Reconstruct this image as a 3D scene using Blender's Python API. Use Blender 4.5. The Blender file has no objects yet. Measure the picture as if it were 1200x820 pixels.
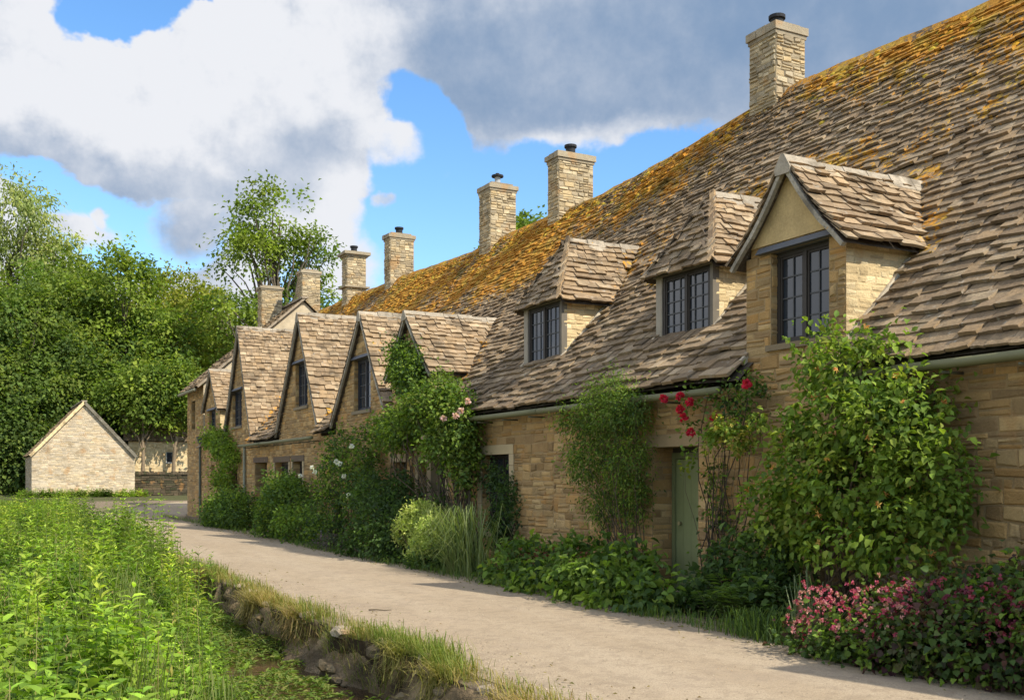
import bpy, math
import numpy as np
from mathutils import Vector, noise as mnoise

scene = bpy.context.scene
COL = scene.collection
rng = np.random.default_rng(7)

# ------------------------------------------------------------------ camera
HEAD = math.radians(28.01)
FWD = np.array([math.sin(HEAD), math.cos(HEAD)])
RGT = np.array([math.cos(HEAD), -math.sin(HEAD)])
EYE = 1.6
cam_data = bpy.data.cameras.new("camera")
cam = bpy.data.objects.new("camera", cam_data)
COL.objects.link(cam)
cam.location = (0, 0, EYE)
cam.rotation_euler = (math.pi / 2, 0, -HEAD)
cam_data.sensor_width = 36.0
cam_data.lens = 36.09
cam_data.shift_y = 0.125
cam_data.clip_end = 4000
cam_data.clip_start = 0.05
scene.camera = cam

# ------------------------------------------------------------------ sun and sky
TO_SUN = Vector((0.47, -1.0, 1.02)).normalized()
SUN_EL = math.asin(TO_SUN.z)
SUN_AZ = math.atan2(TO_SUN.x, TO_SUN.y)
sun_data = bpy.data.lights.new("sun", 'SUN')
sun_data.energy = 4.2
sun_data.angle = math.radians(0.55)
sun_data.color = (1.0, 0.93, 0.80)
sun = bpy.data.objects.new("sun", sun_data)
sun.rotation_euler = TO_SUN.to_track_quat('Z', 'Y').to_euler()
sun.location = (20, -40, 40)
COL.objects.link(sun)

vs = scene.view_settings
vs.view_transform = 'Standard'
vs.look = 'None'
vs.gamma = 1.0
vs.exposure = 0.62
vs.use_curve_mapping = False

world = bpy.data.worlds.new("World")
scene.world = world
world.use_nodes = True


class NT:
    """small helper for node expressions"""
    def __init__(self, tree):
        self.t = tree
        self.n = tree.nodes
        self.l = tree.links

    def put(self, sock, v):
        if v is None:
            return
        if isinstance(v, bpy.types.NodeSocket):
            self.l.new(v, sock)
        else:
            try:
                sock.default_value = v
            except Exception:
                sock.default_value = tuple(v) + (1.0,)

    def m(self, op, a, b=None, c=None, clamp=False):
        k = self.n.new('ShaderNodeMath')
        k.operation = op
        k.use_clamp = clamp
        for i, v in enumerate((a, b, c)):
            self.put(k.inputs[i], v)
        return k.outputs[0]

    def mix(self, f, a, b, blend='MIX'):
        k = self.n.new('ShaderNodeMix')
        k.data_type = 'RGBA'
        k.blend_type = blend
        k.clamp_factor = True
        self.put(k.inputs[0], f)
        self.put(k.inputs[6], a)
        self.put(k.inputs[7], b)
        return k.outputs[2]

    def step(self, v, lo, hi):
        k = self.n.new('ShaderNodeMapRange')
        k.interpolation_type = 'SMOOTHSTEP'
        self.put(k.inputs[0], v)
        k.inputs[1].default_value = lo
        k.inputs[2].default_value = hi
        return k.outputs[0]

    def noise(self, vec, scale, detail=4, rough=0.55, dist=0.0):
        k = self.n.new('ShaderNodeTexNoise')
        k.inputs['Scale'].default_value = scale
        k.inputs['Detail'].default_value = detail
        k.inputs['Roughness'].default_value = rough
        k.inputs['Distortion'].default_value = dist
        if vec is not None:
            self.l.new(vec, k.inputs['Vector'])
        return k.outputs['Fac']

    def comb(self, x, y, z):
        k = self.n.new('ShaderNodeCombineXYZ')
        for i, v in enumerate((x, y, z)):
            self.put(k.inputs[i], v)
        return k.outputs[0]


def build_world():
    t = NT(world.node_tree)
    t.n.clear()
    out = t.n.new('ShaderNodeOutputWorld')
    bg = t.n.new('ShaderNodeBackground')
    bg.inputs['Strength'].default_value = 0.13
    t.l.new(bg.outputs[0], out.inputs[0])
    sky = t.n.new('ShaderNodeTexSky')
    sky.sky_type = 'NISHITA'
    sky.sun_disc = False
    sky.sun_elevation = SUN_EL
    sky.sun_rotation = SUN_AZ
    sky.air_density = 1.0
    sky.dust_density = 0.3
    sky.ozone_density = 3.0
    tc = t.n.new('ShaderNodeTexCoord')
    sep = t.n.new('ShaderNodeSeparateXYZ')
    t.l.new(tc.outputs['Generated'], sep.inputs[0])
    x, y, z = sep.outputs
    # compass bearing about the lane's heading, and elevation
    bx = t.m('ADD', t.m('MULTIPLY', x, float(RGT[0])), t.m('MULTIPLY', y, float(RGT[1])))
    by = t.m('ADD', t.m('MULTIPLY', x, float(FWD[0])), t.m('MULTIPLY', y, float(FWD[1])))
    az = t.m('ARCTAN2', bx, by)
    el = t.m('ARCSINE', z)
    pl = t.comb(az, el, 0.0)
    n1 = t.noise(pl, 5.0, 6, 0.58)
    n2 = t.noise(t.comb(t.m('ADD', az, 7.3), t.m('MULTIPLY', el, 1.3), 2.0), 5.0, 6, 0.58)
    nb = t.noise(t.comb(az, el, 9.0), 2.2, 3, 0.5)
    nf = t.noise(t.comb(az, el, 4.0), 11.0, 8, 0.66)
    nf2 = t.noise(t.comb(t.m('ADD', az, 0.012), t.m('ADD', el, 0.020), 4.0), 11.0, 5, 0.6)
    waz = t.m('ADD', az, t.m('MULTIPLY', t.m('SUBTRACT', n1, 0.5), 0.16))
    wel = t.m('ADD', el, t.m('MULTIPLY', t.m('SUBTRACT', n2, 0.5), 0.12))

    def dirn(px, py):
        a = math.atan((px - 600) / 1203)
        return a, math.atan((560 - py) / 1203 * math.cos(a))

    def blob(px, py, rx, ry, soft=0.9, rot=0.0, warp=True):
        a, e = dirn(px, py)
        u = t.m('SUBTRACT', waz if warp else az, a)
        v = t.m('SUBTRACT', wel if warp else el, e)
        c, s = math.cos(rot), math.sin(rot)
        k = 1 / 1203
        uu = t.m('ADD', t.m('MULTIPLY', u, c / (rx * k)), t.m('MULTIPLY', v, s / (rx * k)))
        vv = t.m('ADD', t.m('MULTIPLY', u, -s / (ry * k)), t.m('MULTIPLY', v, c / (ry * k)))
        r = t.m('SQRT', t.m('ADD', t.m('MULTIPLY', uu, uu), t.m('MULTIPLY', vv, vv)))
        return t.m('SUBTRACT', 1.0, t.step(r, 1 - soft * 0.5, 1 + soft * 0.5))

    def union(bl):
        o = bl[0]
        for b in bl[1:]:
            o = t.m('MAXIMUM', o, b)
        return o

    holes = union([
        blob(152, 12, 68, 42, 0.35), blob(205, -5, 40, 26, 0.4),
        blob(95, 232, 95, 26, 0.7, -0.18), blob(170, 275, 85, 42, 0.8),
        blob(498, 138, 72, 40, 0.5, -0.75), blob(490, 200, 62, 74, 0.6),
        blob(560, 236, 120, 76, 0.5), blob(690, 262, 150, 84, 0.5),
        blob(800, 300, 160, 90, 0.5), blob(625, 205, 95, 42, 0.7), blob(755, 200, 80, 34, 0.8), blob(455, 285, 40, 40, 0.6),
        blob(600, 340, 260, 70, 0.5),
    ])
    puffs = union([
        blob(95, 262, 34, 15, 1.3), blob(118, 245, 9, 12, 1.3), blob(392, 262, 36, 64, 0.9),
        blob(450, 250, 14, 12, 1.3), blob(430, 168, 50, 28, 1.0),
        blob(225, 262, 40, 46, 1.2), blob(400, 320, 50, 36, 1.2),
        blob(450, 160, 34, 18, 1.0),
    ])
    cover = t.m('SUBTRACT', 0.98, t.m('MULTIPLY', holes, 1.05))
    cover = t.m('MAXIMUM', cover, t.m('MULTIPLY', puffs, 0.72))
    # behind and to the sides the cloud breaks up on its own
    side = t.step(t.m('ABSOLUTE', az), 0.75, 1.15)
    cover = t.m('ADD', t.m('MULTIPLY', cover, t.m('SUBTRACT', 1.0, side)),
                t.m('MULTIPLY', side, t.step(nb, 0.40, 0.58)))
    dens = t.m('ADD', cover, t.m('MULTIPLY', t.m('SUBTRACT', nf, 0.5), 1.15))
    mask = t.step(dens, 0.16, 0.80)
    low = t.step(el, -0.02, 0.10)
    mask = t.m('MULTIPLY', mask, t.m('ADD', 0.35, t.m('MULTIPLY', low, 0.65)))
    # thick shaded cloud bases
    grey = union([
        t.m('MULTIPLY', blob(150, 200, 330, 34, 1.3, -0.10), 0.68),
        t.m('MULTIPLY', blob(20, 175, 140, 40, 1.2), 0.6),
        t.m('MULTIPLY', blob(330, 185, 90, 70, 1.2), 0.75),
        t.m('MULTIPLY', blob(235, 270, 60, 60, 1.2), 0.6),
        t.m('MULTIPLY', blob(640, 70, 250, 95, 1.1), 0.85),
        t.m('MULTIPLY', blob(860, 60, 330, 120, 0.9), 0.88),
        t.m('MULTIPLY', blob(1000, 20, 300, 110, 1.0), 0.9),
        t.m('MULTIPLY', blob(470, 30, 90, 60, 1.3), 0.45),
        t.m('MULTIPLY', blob(700, 110, 120, 50, 1.2), 0.9),
    ])
    light = union([blob(440, 165, 60, 26, 1.2), blob(700, 160, 70, 16, 1.4), blob(120, 110, 150, 60, 1.2),
                   blob(330, 60, 120, 70, 1.2), blob(390, 265, 40, 60, 1.2)])
    grey = t.m('SUBTRACT', grey, t.m('MULTIPLY', light, 0.35))
    gv = t.m('ADD', t.m('ADD', t.m('MULTIPLY', grey, 0.80), 0.05), t.m('MULTIPLY', t.m('SUBTRACT', nb, 0.5), 0.9))
    gv = t.m('ADD', gv, t.m('MULTIPLY', t.m('SUBTRACT', n1, 0.5), 0.7))
    gv = t.m('ADD', gv, t.m('MULTIPLY', t.m('MULTIPLY', t.m('SUBTRACT', nf, 0.5), 0.5), t.m('SUBTRACT', 1.0, t.m('MULTIPLY', grey, 0.7))))
    gv = t.m('ADD', gv, t.m('MULTIPLY', t.m('MULTIPLY', t.m('SUBTRACT', nf2, nf), 1.9), t.m('SUBTRACT', 1.0, t.m('MULTIPLY', grey, 0.75))))
    gv = t.m('ADD', gv, 0.03, None, True)
    soft = t.step(gv, 0.0, 1.0)
    K = 4.5
    cc = t.mix(soft, tuple(K * c for c in (0.95, 0.97, 1.02)), tuple(K * c for c in (0.25, 0.375, 0.575)))
    bright = t.n.new('ShaderNodeVectorMath')
    bright.operation = 'SCALE'
    t.l.new(cc, bright.inputs[0])
    t.l.new(t.m('ADD', 1.0, t.m('MULTIPLY', side, 0.8)), bright.inputs['Scale'])  # unseen side and rear clouds brightened as added fill for the shaded fronts
    cc = bright.outputs[0]
    hs = t.n.new('ShaderNodeHueSaturation')
    hs.inputs['Saturation'].default_value = 1.18
    hs.inputs['Value'].default_value = 1.25
    t.l.new(sky.outputs[0], hs.inputs['Color'])
    col = t.mix(mask, hs.outputs[0], cc)
    t.l.new(col, bg.inputs['Color'])


build_world()

# ------------------------------------------------------------------ mesh builder


class MB:
    def __init__(self):
        self.v, self.c, self.f3, self.f4, self.n = [], [], [], [], 0
        self.bv, self.bc = [], []

    def add(self, v, col, f3=None, f4=None):
        v = np.asarray(v, float).reshape(-1, 3)
        c = np.asarray(col, float)
        if c.ndim == 1:
            c = np.tile(c, (len(v), 1))
        if c.shape[1] == 3:
            c = np.hstack([c, np.zeros((len(c), 1))])
        self.v.append(v)
        self.c.append(c)
        if f3 is not None and len(f3):
            self.f3.append(np.asarray(f3, np.int64).reshape(-1, 3) + self.n)
        if f4 is not None and len(f4):
            self.f4.append(np.asarray(f4, np.int64).reshape(-1, 4) + self.n)
        self.n += len(v)

    def box(self, x0, x1, y0, y1, z0, z1, col):
        v = [(x, y, z) for z in (z0, z1) for y in (y0, y1) for x in (x0, x1)]
        self.add(v, col, None, [(0, 2, 3, 1), (4, 5, 7, 6), (0, 1, 5, 4), (2, 6, 7, 3), (0, 4, 6, 2), (1, 3, 7, 5)])

    def hexa(self, v8, col):
        """v8: bottom ring 4, top ring 4"""
        self.add(v8, col, None, [(3, 2, 1, 0), (4, 5, 6, 7), (0, 1, 5, 4), (1, 2, 6, 5), (2, 3, 7, 6), (3, 0, 4, 7)])

    def beam(self, a, b, w, h, col, up=(0, 0, 1)):
        a, b = np.array(a, float), np.array(b, float)
        d = (b - a) / np.linalg.norm(b - a)
        s = np.cross(d, up)
        s /= np.linalg.norm(s)
        u = np.cross(s, d)
        r = []
        for p in (a, b):
            r += [p - s * w / 2 - u * h / 2, p + s * w / 2 - u * h / 2, p + s * w / 2 + u * h / 2, p - s * w / 2 + u * h / 2]
        self.hexa(r, col)

    def tube(self, pts, r0, r1, col, sides=6, cap=True):
        pts = np.array(pts, float)
        n = len(pts)
        if n < 2:
            return
        d = np.gradient(pts, axis=0)
        d /= np.linalg.norm(d, axis=1)[:, None] + 1e-9
        ref = np.array([0.31, 0.2, 0.93]) if abs(d[0][2]) < 0.8 else np.array([1.0, 0.1, 0.05])
        s = np.cross(d, ref)
        s /= np.linalg.norm(s, axis=1)[:, None] + 1e-9
        u = np.cross(d, s)
        r = np.linspace(r0, r1, n)[:, None]
        ang = np.linspace(0, 2 * np.pi, sides, endpoint=False)
        v = np.concatenate([(pts + r * (s * math.cos(a) + u * math.sin(a)))[:, None, :] for a in ang], axis=1).reshape(-1, 3)
        f = []
        for i in range(n - 1):
            for k in range(sides):
                k2 = (k + 1) % sides
                f.append((i * sides + k, i * sides + k2, (i + 1) * sides + k2, (i + 1) * sides + k))
        v = np.vstack([v, pts[-1:], pts[:1]])
        t3 = []
        if cap:
            e = (n - 1) * sides
            for k in range(sides):
                t3.append((e + k, e + (k + 1) % sides, n * sides))
                t3.append(((k + 1) % sides, k, n * sides + 1))
        self.add(v, col, t3, f)

    def build(self, name, mat, parent=None, smooth=False):
        V = np.vstack(self.v)
        C = np.vstack(self.c)
        if parent is not None:
            p = parent
            while p is not None:
                V = V - np.array(p.location)
                p = p.parent
        me = bpy.data.meshes.new(name)
        F3 = np.vstack(self.f3) if self.f3 else np.zeros((0, 3), np.int64)
        F4 = np.vstack(self.f4) if self.f4 else np.zeros((0, 4), np.int64)
        me.vertices.add(len(V))
        me.vertices.foreach_set("co", V.astype(np.float32).ravel())
        li = np.concatenate([F3.ravel(), F4.ravel()]).astype(np.int32)
        me.loops.add(len(li))
        me.loops.foreach_set("vertex_index", li)
        ls = np.concatenate([np.arange(len(F3)) * 3, len(F3) * 3 + np.arange(len(F4)) * 4]).astype(np.int32)
        me.polygons.add(len(ls))
        me.polygons.foreach_set("loop_start", ls)
        soft = smooth or mat in (M.get('leaf'), M.get('leaf_far'), M.get('petal'), M.get('grass'))
        me.polygons.foreach_set("use_smooth", np.full(len(ls), soft))
        me.update(calc_edges=True)
        at = me.color_attributes.new("col", 'FLOAT_COLOR', 'POINT')
        at.data.foreach_set("color", C.astype(np.float32).ravel())
        me.materials.append(mat)
        o = bpy.data.objects.new(name, me)
        COL.objects.link(o)
        if parent is not None:
            o.parent = parent
        return o


def tag(o, label=None, cat=None, group=None, kind=None):
    if label:
        o["label"] = label
    if cat:
        o["category"] = cat
    if group:
        o["group"] = group
    if kind:
        o["kind"] = kind
    return o


def empty(name, loc, label, cat, group=None):
    o = bpy.data.objects.new(name, None)
    o.location = loc
    o.empty_display_size = 0.3
    COL.objects.link(o)
    return tag(o, label, cat, group)


def wp(px, py, X):
    """world point on the plane x = X seen at a photo pixel (used to read positions off the photograph)"""
    xc = (px - 600) / 1203
    d = X / (FWD[0] + RGT[0] * xc)
    return np.array([X, d * (FWD[1] + RGT[1] * xc), EYE + (560 - py) * d / 1203])


def wy(px, py, Y):
    xc = (px - 600) / 1203
    d = Y / (FWD[1] + RGT[1] * xc)
    return np.array([d * (FWD[0] + RGT[0] * xc), Y, EYE + (560 - py) * d / 1203])


# ------------------------------------------------------------------ materials


def mat_surface(name, rough=0.9, n_scale=6.0, n_amt=0.5, fine=40.0, bump=0.4, bump_dist=0.02, spec=0.25, extra=None):
    m = bpy.data.materials.new(name)
    m.use_nodes = True
    t = NT(m.node_tree)
    bs = t.n['Principled BSDF']
    at = t.n.new('ShaderNodeAttribute')
    at.attribute_name = "col"
    tc = t.n.new('ShaderNodeTexCoord')
    geo = t.n.new('ShaderNodeNewGeometry')
    P = geo.outputs['Position']
    a = t.noise(P, n_scale, 5, 0.6)
    b = t.noise(P, fine, 4, 0.65)
    f = t.m('ADD', t.m('MULTIPLY', t.m('SUBTRACT', a, 0.5), n_amt * 2), t.m('MULTIPLY', t.m('SUBTRACT', b, 0.5), n_amt * 1.4))
    f = t.m('ADD', 1.0, f)
    f = t.m('MAXIMUM', f, 0.25)
    k = t.n.new('ShaderNodeVectorMath')
    k.operation = 'SCALE'
    t.l.new(at.outputs['Color'], k.inputs[0])
    t.l.new(f, k.inputs['Scale'])
    col = k.outputs[0]
    if extra:
        col = extra(t, P, col, at)
    t.l.new(col, bs.inputs['Base Color'])
    bs.inputs['Roughness'].default_value = rough
    bs.inputs['Specular IOR Level'].default_value = spec
    if bump:
        bn = t.n.new('ShaderNodeBump')
        bn.inputs['Strength'].default_value = bump
        bn.inputs['Distance'].default_value = bump_dist
        t.l.new(t.m('ADD', t.m('MULTIPLY', a, 1.2), b), bn.inputs['Height'])
        t.l.new(bn.outputs[0], bs.inputs['Normal'])
    return m


def lichen_moss(t, P, col, at):
    # pale lichen freckles
    v = t.noise(P, 9.0, 5, 0.7)
    col = t.mix(t.m('MULTIPLY', t.step(v, 0.57, 0.68), 0.6), col, (0.36, 0.33, 0.27, 1))
    # dark algae streaks
    s = t.noise(P, 2.4, 4, 0.65)
    col = t.mix(t.m('MULTIPLY', t.step(s, 0.50, 0.66), 0.6), col, (0.070, 0.054, 0.036, 1))
    # orange and yellow moss where it gathers
    g = t.noise(P, 1.15, 6, 0.68)
    g2 = t.noise(P, 13.0, 4, 0.6)
    mm = t.m('ADD', t.m('ADD', g, t.m('MULTIPLY', t.m('SUBTRACT', g2, 0.5), 1.05)), t.m('MULTIPLY', at.outputs['Alpha'], 0.62))
    mask = t.step(mm, 0.84, 0.93)
    hue = t.step(t.noise(P, 2.8, 3, 0.5), 0.42, 0.72)
    mc = t.mix(hue, (0.52, 0.245, 0.034, 1), (0.50, 0.335, 0.055, 1))
    mc = t.mix(t.m('MULTIPLY', t.step(t.noise(P, 1.1, 3, 0.5), 0.58, 0.72), 0.8), mc, (0.12, 0.10, 0.028, 1))
    mc = t.mix(t.step(g2, 0.30, 0.72), t.mix(1.0, mc, (0.6, 0.55, 0.5, 1), 'MULTIPLY'), mc)
    return t.mix(mask, col, mc)


def stone_weather(t, P, col, at):
    s = t.noise(P, 1.3, 5, 0.65)
    col = t.mix(t.m('MULTIPLY', t.step(s, 0.50, 0.70), 0.45), col, (0.15, 0.105, 0.058, 1))
    o_ = t.noise(P, 2.1, 3, 0.5)
    col = t.mix(t.m('MULTIPLY', t.step(o_, 0.58, 0.70), 0.45), col, (0.40, 0.205, 0.065, 1))
    v = t.noise(P, 14.0, 4, 0.7)
    return t.mix(t.m('MULTIPLY', t.step(v, 0.60, 0.75), 0.4), col, (0.44, 0.34, 0.20, 1))


def leaf_mat(name, trans=0.42, rough=0.6):
    m = bpy.data.materials.new(name)
    m.use_nodes = True
    t = NT(m.node_tree)
    out = t.n['Material Output']
    bs = t.n['Principled BSDF']
    at = t.n.new('ShaderNodeAttribute')
    at.attribute_name = "col"
    bs.inputs['Roughness'].default_value = rough
    bs.inputs['Specular IOR Level'].default_value = 0.16
    t.l.new(at.outputs['Color'], bs.inputs['Base Color'])
    tr = t.n.new('ShaderNodeBsdfTranslucent')
    tint = t.mix(1.0, at.outputs['Color'], (1.22, 1.38, 0.55, 1), 'MULTIPLY')
    t.l.new(tint, tr.inputs['Color'])
    mx = t.n.new('ShaderNodeMixShader')
    mx.inputs[0].default_value = trans
    t.l.new(bs.outputs[0], mx.inputs[1])
    t.l.new(tr.outputs[0], mx.inputs[2])
    t.l.new(mx.outputs[0], out.inputs[0])
    return m


M = {}
M['slate'] = mat_surface("stone_slate", 0.94, 6.0, 0.5, 30.0, 0.8, 0.014, 0.2, lichen_moss)
M['stone'] = mat_surface("cotswold_stone", 0.92, 6.0, 0.30, 45.0, 0.8, 0.016, 0.2, stone_weather)
M['dressed'] = mat_surface("dressed_stone", 0.9, 3.0, 0.22, 40.0, 0.35, 0.01, 0.2)
M['plaster'] = mat_surface("ochre_plaster", 0.9, 3.2, 0.42, 30.0, 0.5, 0.012, 0.2)
M['timber'] = mat_surface("old_timber", 0.8, 8.0, 0.25, 60.0, 0.3, 0.006, 0.25)
M['paint'] = mat_surface("old_paint", 0.6, 5.0, 0.12, 50.0, 0.12, 0.004, 0.35)
M['lead'] = mat_surface("lead_sheet", 0.55, 6.0, 0.15, 40.0, 0.2, 0.006, 0.4)
M['clay'] = mat_surface("dark_clay", 0.8, 6.0, 0.2, 40.0, 0.2, 0.006)
M['soil'] = mat_surface("damp_soil", 0.95, 5.0, 0.4, 30.0, 0.9, 0.05, 0.15)
M['bark'] = mat_surface("bark", 0.95, 5.0, 0.35, 25.0, 0.8, 0.03, 0.15)
M['moss'] = mat_surface("moss_cushion", 0.98, 14.0, 0.4, 70.0, 0.9, 0.02, 0.05)
M['leaf'] = leaf_mat("leaf")
M['leaf_far'] = leaf_mat("tree_leaf", 0.46, 0.7)
M['petal'] = leaf_mat("petal", 0.3, 0.6)
M['grass'] = leaf_mat("grass_blade", 0.35, 0.55)

m = bpy.data.materials.new("old_window_glass")
m.use_nodes = True
t = NT(m.node_tree)
b = t.n['Principled BSDF']
b.inputs['Base Color'].default_value = (0.026, 0.032, 0.040, 1)
b.inputs['Roughness'].default_value = 0.03
b.inputs['IOR'].default_value = 1.5
M['glass'] = m

# ------------------------------------------------------------------ ground, lane, stream


def sm(x, a, b):
    u = np.clip((np.asarray(x, float) - a) / (b - a), 0, 1)
    return u * u * (3 - 2 * u)


def n1d(y, k=0.0):
    y = np.asarray(y, float)
    return (np.sin(y * 0.83 + k) * 0.5 + np.sin(y * 2.1 + 1.7 * k + 1) * 0.3 + np.sin(y * 4.7 + 2.3 * k) * 0.2)


def bank_x(y):
    return 3.46 + 0.13 * n1d(y, 0.4) + 0.06 * n1d(np.asarray(y) * 2.6, 2.2)


def weed_x(y):
    return np.interp(y, [0, 5, 7, 12, 16, 20, 26, 60], [1.1, 1.25, 1.6, 2.35, 3.1, 3.5, 3.6, 3.6])


def height(x, y):
    x, y = np.asarray(x, float), np.asarray(y, float)
    far = 0.55 * sm(y, 46, 60) + 5.0 * sm(y, 95, 320) + 0.0 * x
    bx = bank_x(y)
    stream = -0.64 * sm(-x, -bx, -bx + 0.10)
    left = weed_x(y) - 0.1
    rise = 0.44 * sm(-x, -left - 0.1, -left + 0.9)
    fade = 1 - sm(y, 34, 42)
    return far + (stream + rise) * fade - 0.22 * (1 - fade) * sm(-x, -bx, -bx + 0.3) * (1 - sm(y, 50, 60))


xs = np.unique(np.concatenate([np.linspace(-900, -40, 12), np.linspace(-40, -4, 19), np.linspace(-4, 1, 21), np.linspace(1, 3.2, 34),
                               np.linspace(3.2, 3.8, 31), np.linspace(3.8, 9, 27), np.linspace(9, 40, 16), np.linspace(40, 900, 12)]))
ys = np.unique(np.concatenate([np.linspace(-600, -20, 10), np.linspace(-20, 2, 12), np.linspace(2, 22, 161), np.linspace(22, 70, 97),
                               np.linspace(70, 330, 30), np.linspace(330, 1500, 8)]))
GX, GY = np.meshgrid(xs, ys)
GZ = height(GX, GY)
nx, ny = len(xs), len(ys)
ii = np.arange(nx * ny).reshape(ny, nx)
quads = np.stack([ii[:-1, :-1], ii[:-1, 1:], ii[1:, 1:], ii[1:, :-1]], -1).reshape(-1, 4)
mb = MB()
gc = np.zeros((nx * ny, 3))
gc[:] = (0.085, 0.085, 0.035)
X, Y = GX.ravel(), GY.ravel()
wall_foot = (X > 3.3) & (X < 40) & (Y < 56)
gc[wall_foot] = (0.20, 0.155, 0.105)
bedm = (X > weed_x(Y) - 0.5) & (X < bank_x(Y) + 0.02) & (Y < 40)
gc[bedm] = (0.060, 0.042, 0.024)
mb.add(np.stack([X, Y, GZ.ravel()], -1), gc, None, quads)
tag(mb.build("ground", M['soil'], None, True), None, None, None, "structure")


def road_extra(t, P, col, at):
    mp = t.n.new('ShaderNodeMapping')
    mp.inputs['Scale'].default_value = (1.1, 0.12, 1.0)
    t.l.new(P, mp.inputs[0])
    tr = t.noise(mp.outputs[0], 1.0, 4, 0.55)
    col = t.mix(t.m('MULTIPLY', t.step(tr, 0.42, 0.66), 0.45), col, (0.41, 0.335, 0.24, 1))
    g = t.noise(P, 75.0, 3, 0.75)
    col = t.mix(t.m('MULTIPLY', t.step(g, 0.54, 0.62), 0.75), col, (0.17, 0.13, 0.09, 1))
    g3 = t.noise(P, 50.0, 2, 0.6)
    col = t.mix(t.m('MULTIPLY', t.step(g3, 0.62, 0.70), 0.6), col, (0.50, 0.41, 0.30, 1))
    q_ = t.noise(P, 7.0, 5, 0.7)
    col = t.mix(t.m('MULTIPLY', t.step(q_, 0.47, 0.62), 0.42), col, (0.215, 0.165, 0.115, 1))
    d = t.noise(P, 0.9, 6, 0.7, 0.4)
    col = t.mix(t.m('MULTIPLY', t.step(d, 0.52, 0.66), 0.45), col, (0.27, 0.21, 0.15, 1))
    return col


M['road'] = mat_surface("dusty_lane", 0.93, 1.6, 0.16, 60.0, 0.55, 0.012, 0.15, road_extra)
ctrl = np.array([(5.62, -30), (5.62, 36), (5.8, 42), (6.8, 47), (8.8, 51), (11.5, 54), (15, 56), (24, 58), (40, 60)], float)
tt = np.concatenate([[0], np.cumsum(np.linalg.norm(np.diff(ctrl, axis=0), axis=1))])
td = np.concatenate([np.linspace(0, 34, 18), np.linspace(34, 56, 110), np.linspace(56.5, tt[-1], 80)])
cl = np.stack([np.interp(td, tt, ctrl[:, 0]), np.interp(td, tt, ctrl[:, 1])], -1)
for _ in range(6):
    cl[1:-1] = (cl[:-2] + 2 * cl[1:-1] + cl[2:]) / 4
dd = np.gradient(cl, axis=0)
dd /= np.linalg.norm(dd, axis=1)[:, None]
nn = np.stack([dd[:, 1], -dd[:, 0]], -1)
wl = 2.0 + 0.10 * n1d(cl[:, 1] * 1.4, 1.0) + 0.04 * n1d(cl[:, 1] * 6, 3.0)
wr = 1.75 + 0.12 * n1d(cl[:, 1] * 1.1, 5.0) + 0.05 * n1d(cl[:, 1] * 5, 4.0)
cols_n = 25
rv = []
for k in range(cols_n):
    f = k / (cols_n - 1)
    off = -wl * (1 - f) + wr * f
    p = cl + nn * off[:, None]
    z = height(np.maximum(p[:, 0], 3.75), p[:, 1]) + 0.006 + 0.045 * math.sin(math.pi * f)
    rv.append(np.stack([p[:, 0], p[:, 1], z], -1))
rv = np.stack(rv, 1)
ii = np.arange(rv.shape[0] * cols_n).reshape(-1, cols_n)
mb = MB()
fr_ = np.tile(np.arange(cols_n) / (cols_n - 1), rv.shape[0])
yy_ = rv.reshape(-1, 3)[:, 1]
dirt = np.clip(np.maximum(sm(fr_, .90, 1.0), 1 - sm(fr_, 0.0, .10)) + .25 * n1d(yy_ * 2.3 + fr_ * 9, 2.0), 0, 1)[:, None]
rc = np.array((0.338, 0.264, 0.178)) * (1 - dirt) + np.array((0.235, 0.175, 0.110)) * dirt
mb.add(rv.reshape(-1, 3), rc, None, np.stack([ii[:-1, :-1], ii[:-1, 1:], ii[1:, 1:], ii[1:, :-1]], -1).reshape(-1, 4))
tag(mb.build("road", M['road'], None, True), None, None, None, "structure")

# water
m = bpy.data.materials.new("stream_water")
m.use_nodes = True
t = NT(m.node_tree)
b = t.n['Principled BSDF']
g = t.n.new('ShaderNodeNewGeometry')
nn_ = t.noise(g.outputs['Position'], 2.2, 4, 0.6)
t.l.new(t.mix(t.step(nn_, 0.4, 0.62), (0.040, 0.026, 0.014, 1), (0.085, 0.050, 0.026, 1)), b.inputs['Base Color'])
b.inputs['Roughness'].default_value = 0.08
b.inputs['IOR'].default_value = 1.33
bn = t.n.new('ShaderNodeBump')
bn.inputs['Strength'].default_value = 0.3
bn.inputs['Distance'].default_value = 0.02
t.l.new(t.noise(g.outputs['Position'], 9.0, 3), bn.inputs['Height'])
t.l.new(bn.outputs[0], b.inputs['Normal'])
M['water'] = m
mb = MB()
ysw = np.linspace(-6, 36, 85)
l = np.stack([weed_x(ysw) - 0.6, ysw, np.full_like(ysw, -0.46)], -1)
r = np.stack([bank_x(ysw) + 0.02, ysw, np.full_like(ysw, -0.46)], -1)
vv = np.stack([l, r], 1).reshape(-1, 3)
ii = np.arange(len(vv)).reshape(-1, 2)
mb.add(vv, (0.05, 0.04, 0.02), None, np.stack([ii[:-1, 0], ii[:-1, 1], ii[1:, 1], ii[1:, 0]], -1))
tag(mb.build("water", M['water']), None, None, None, "structure")

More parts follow.
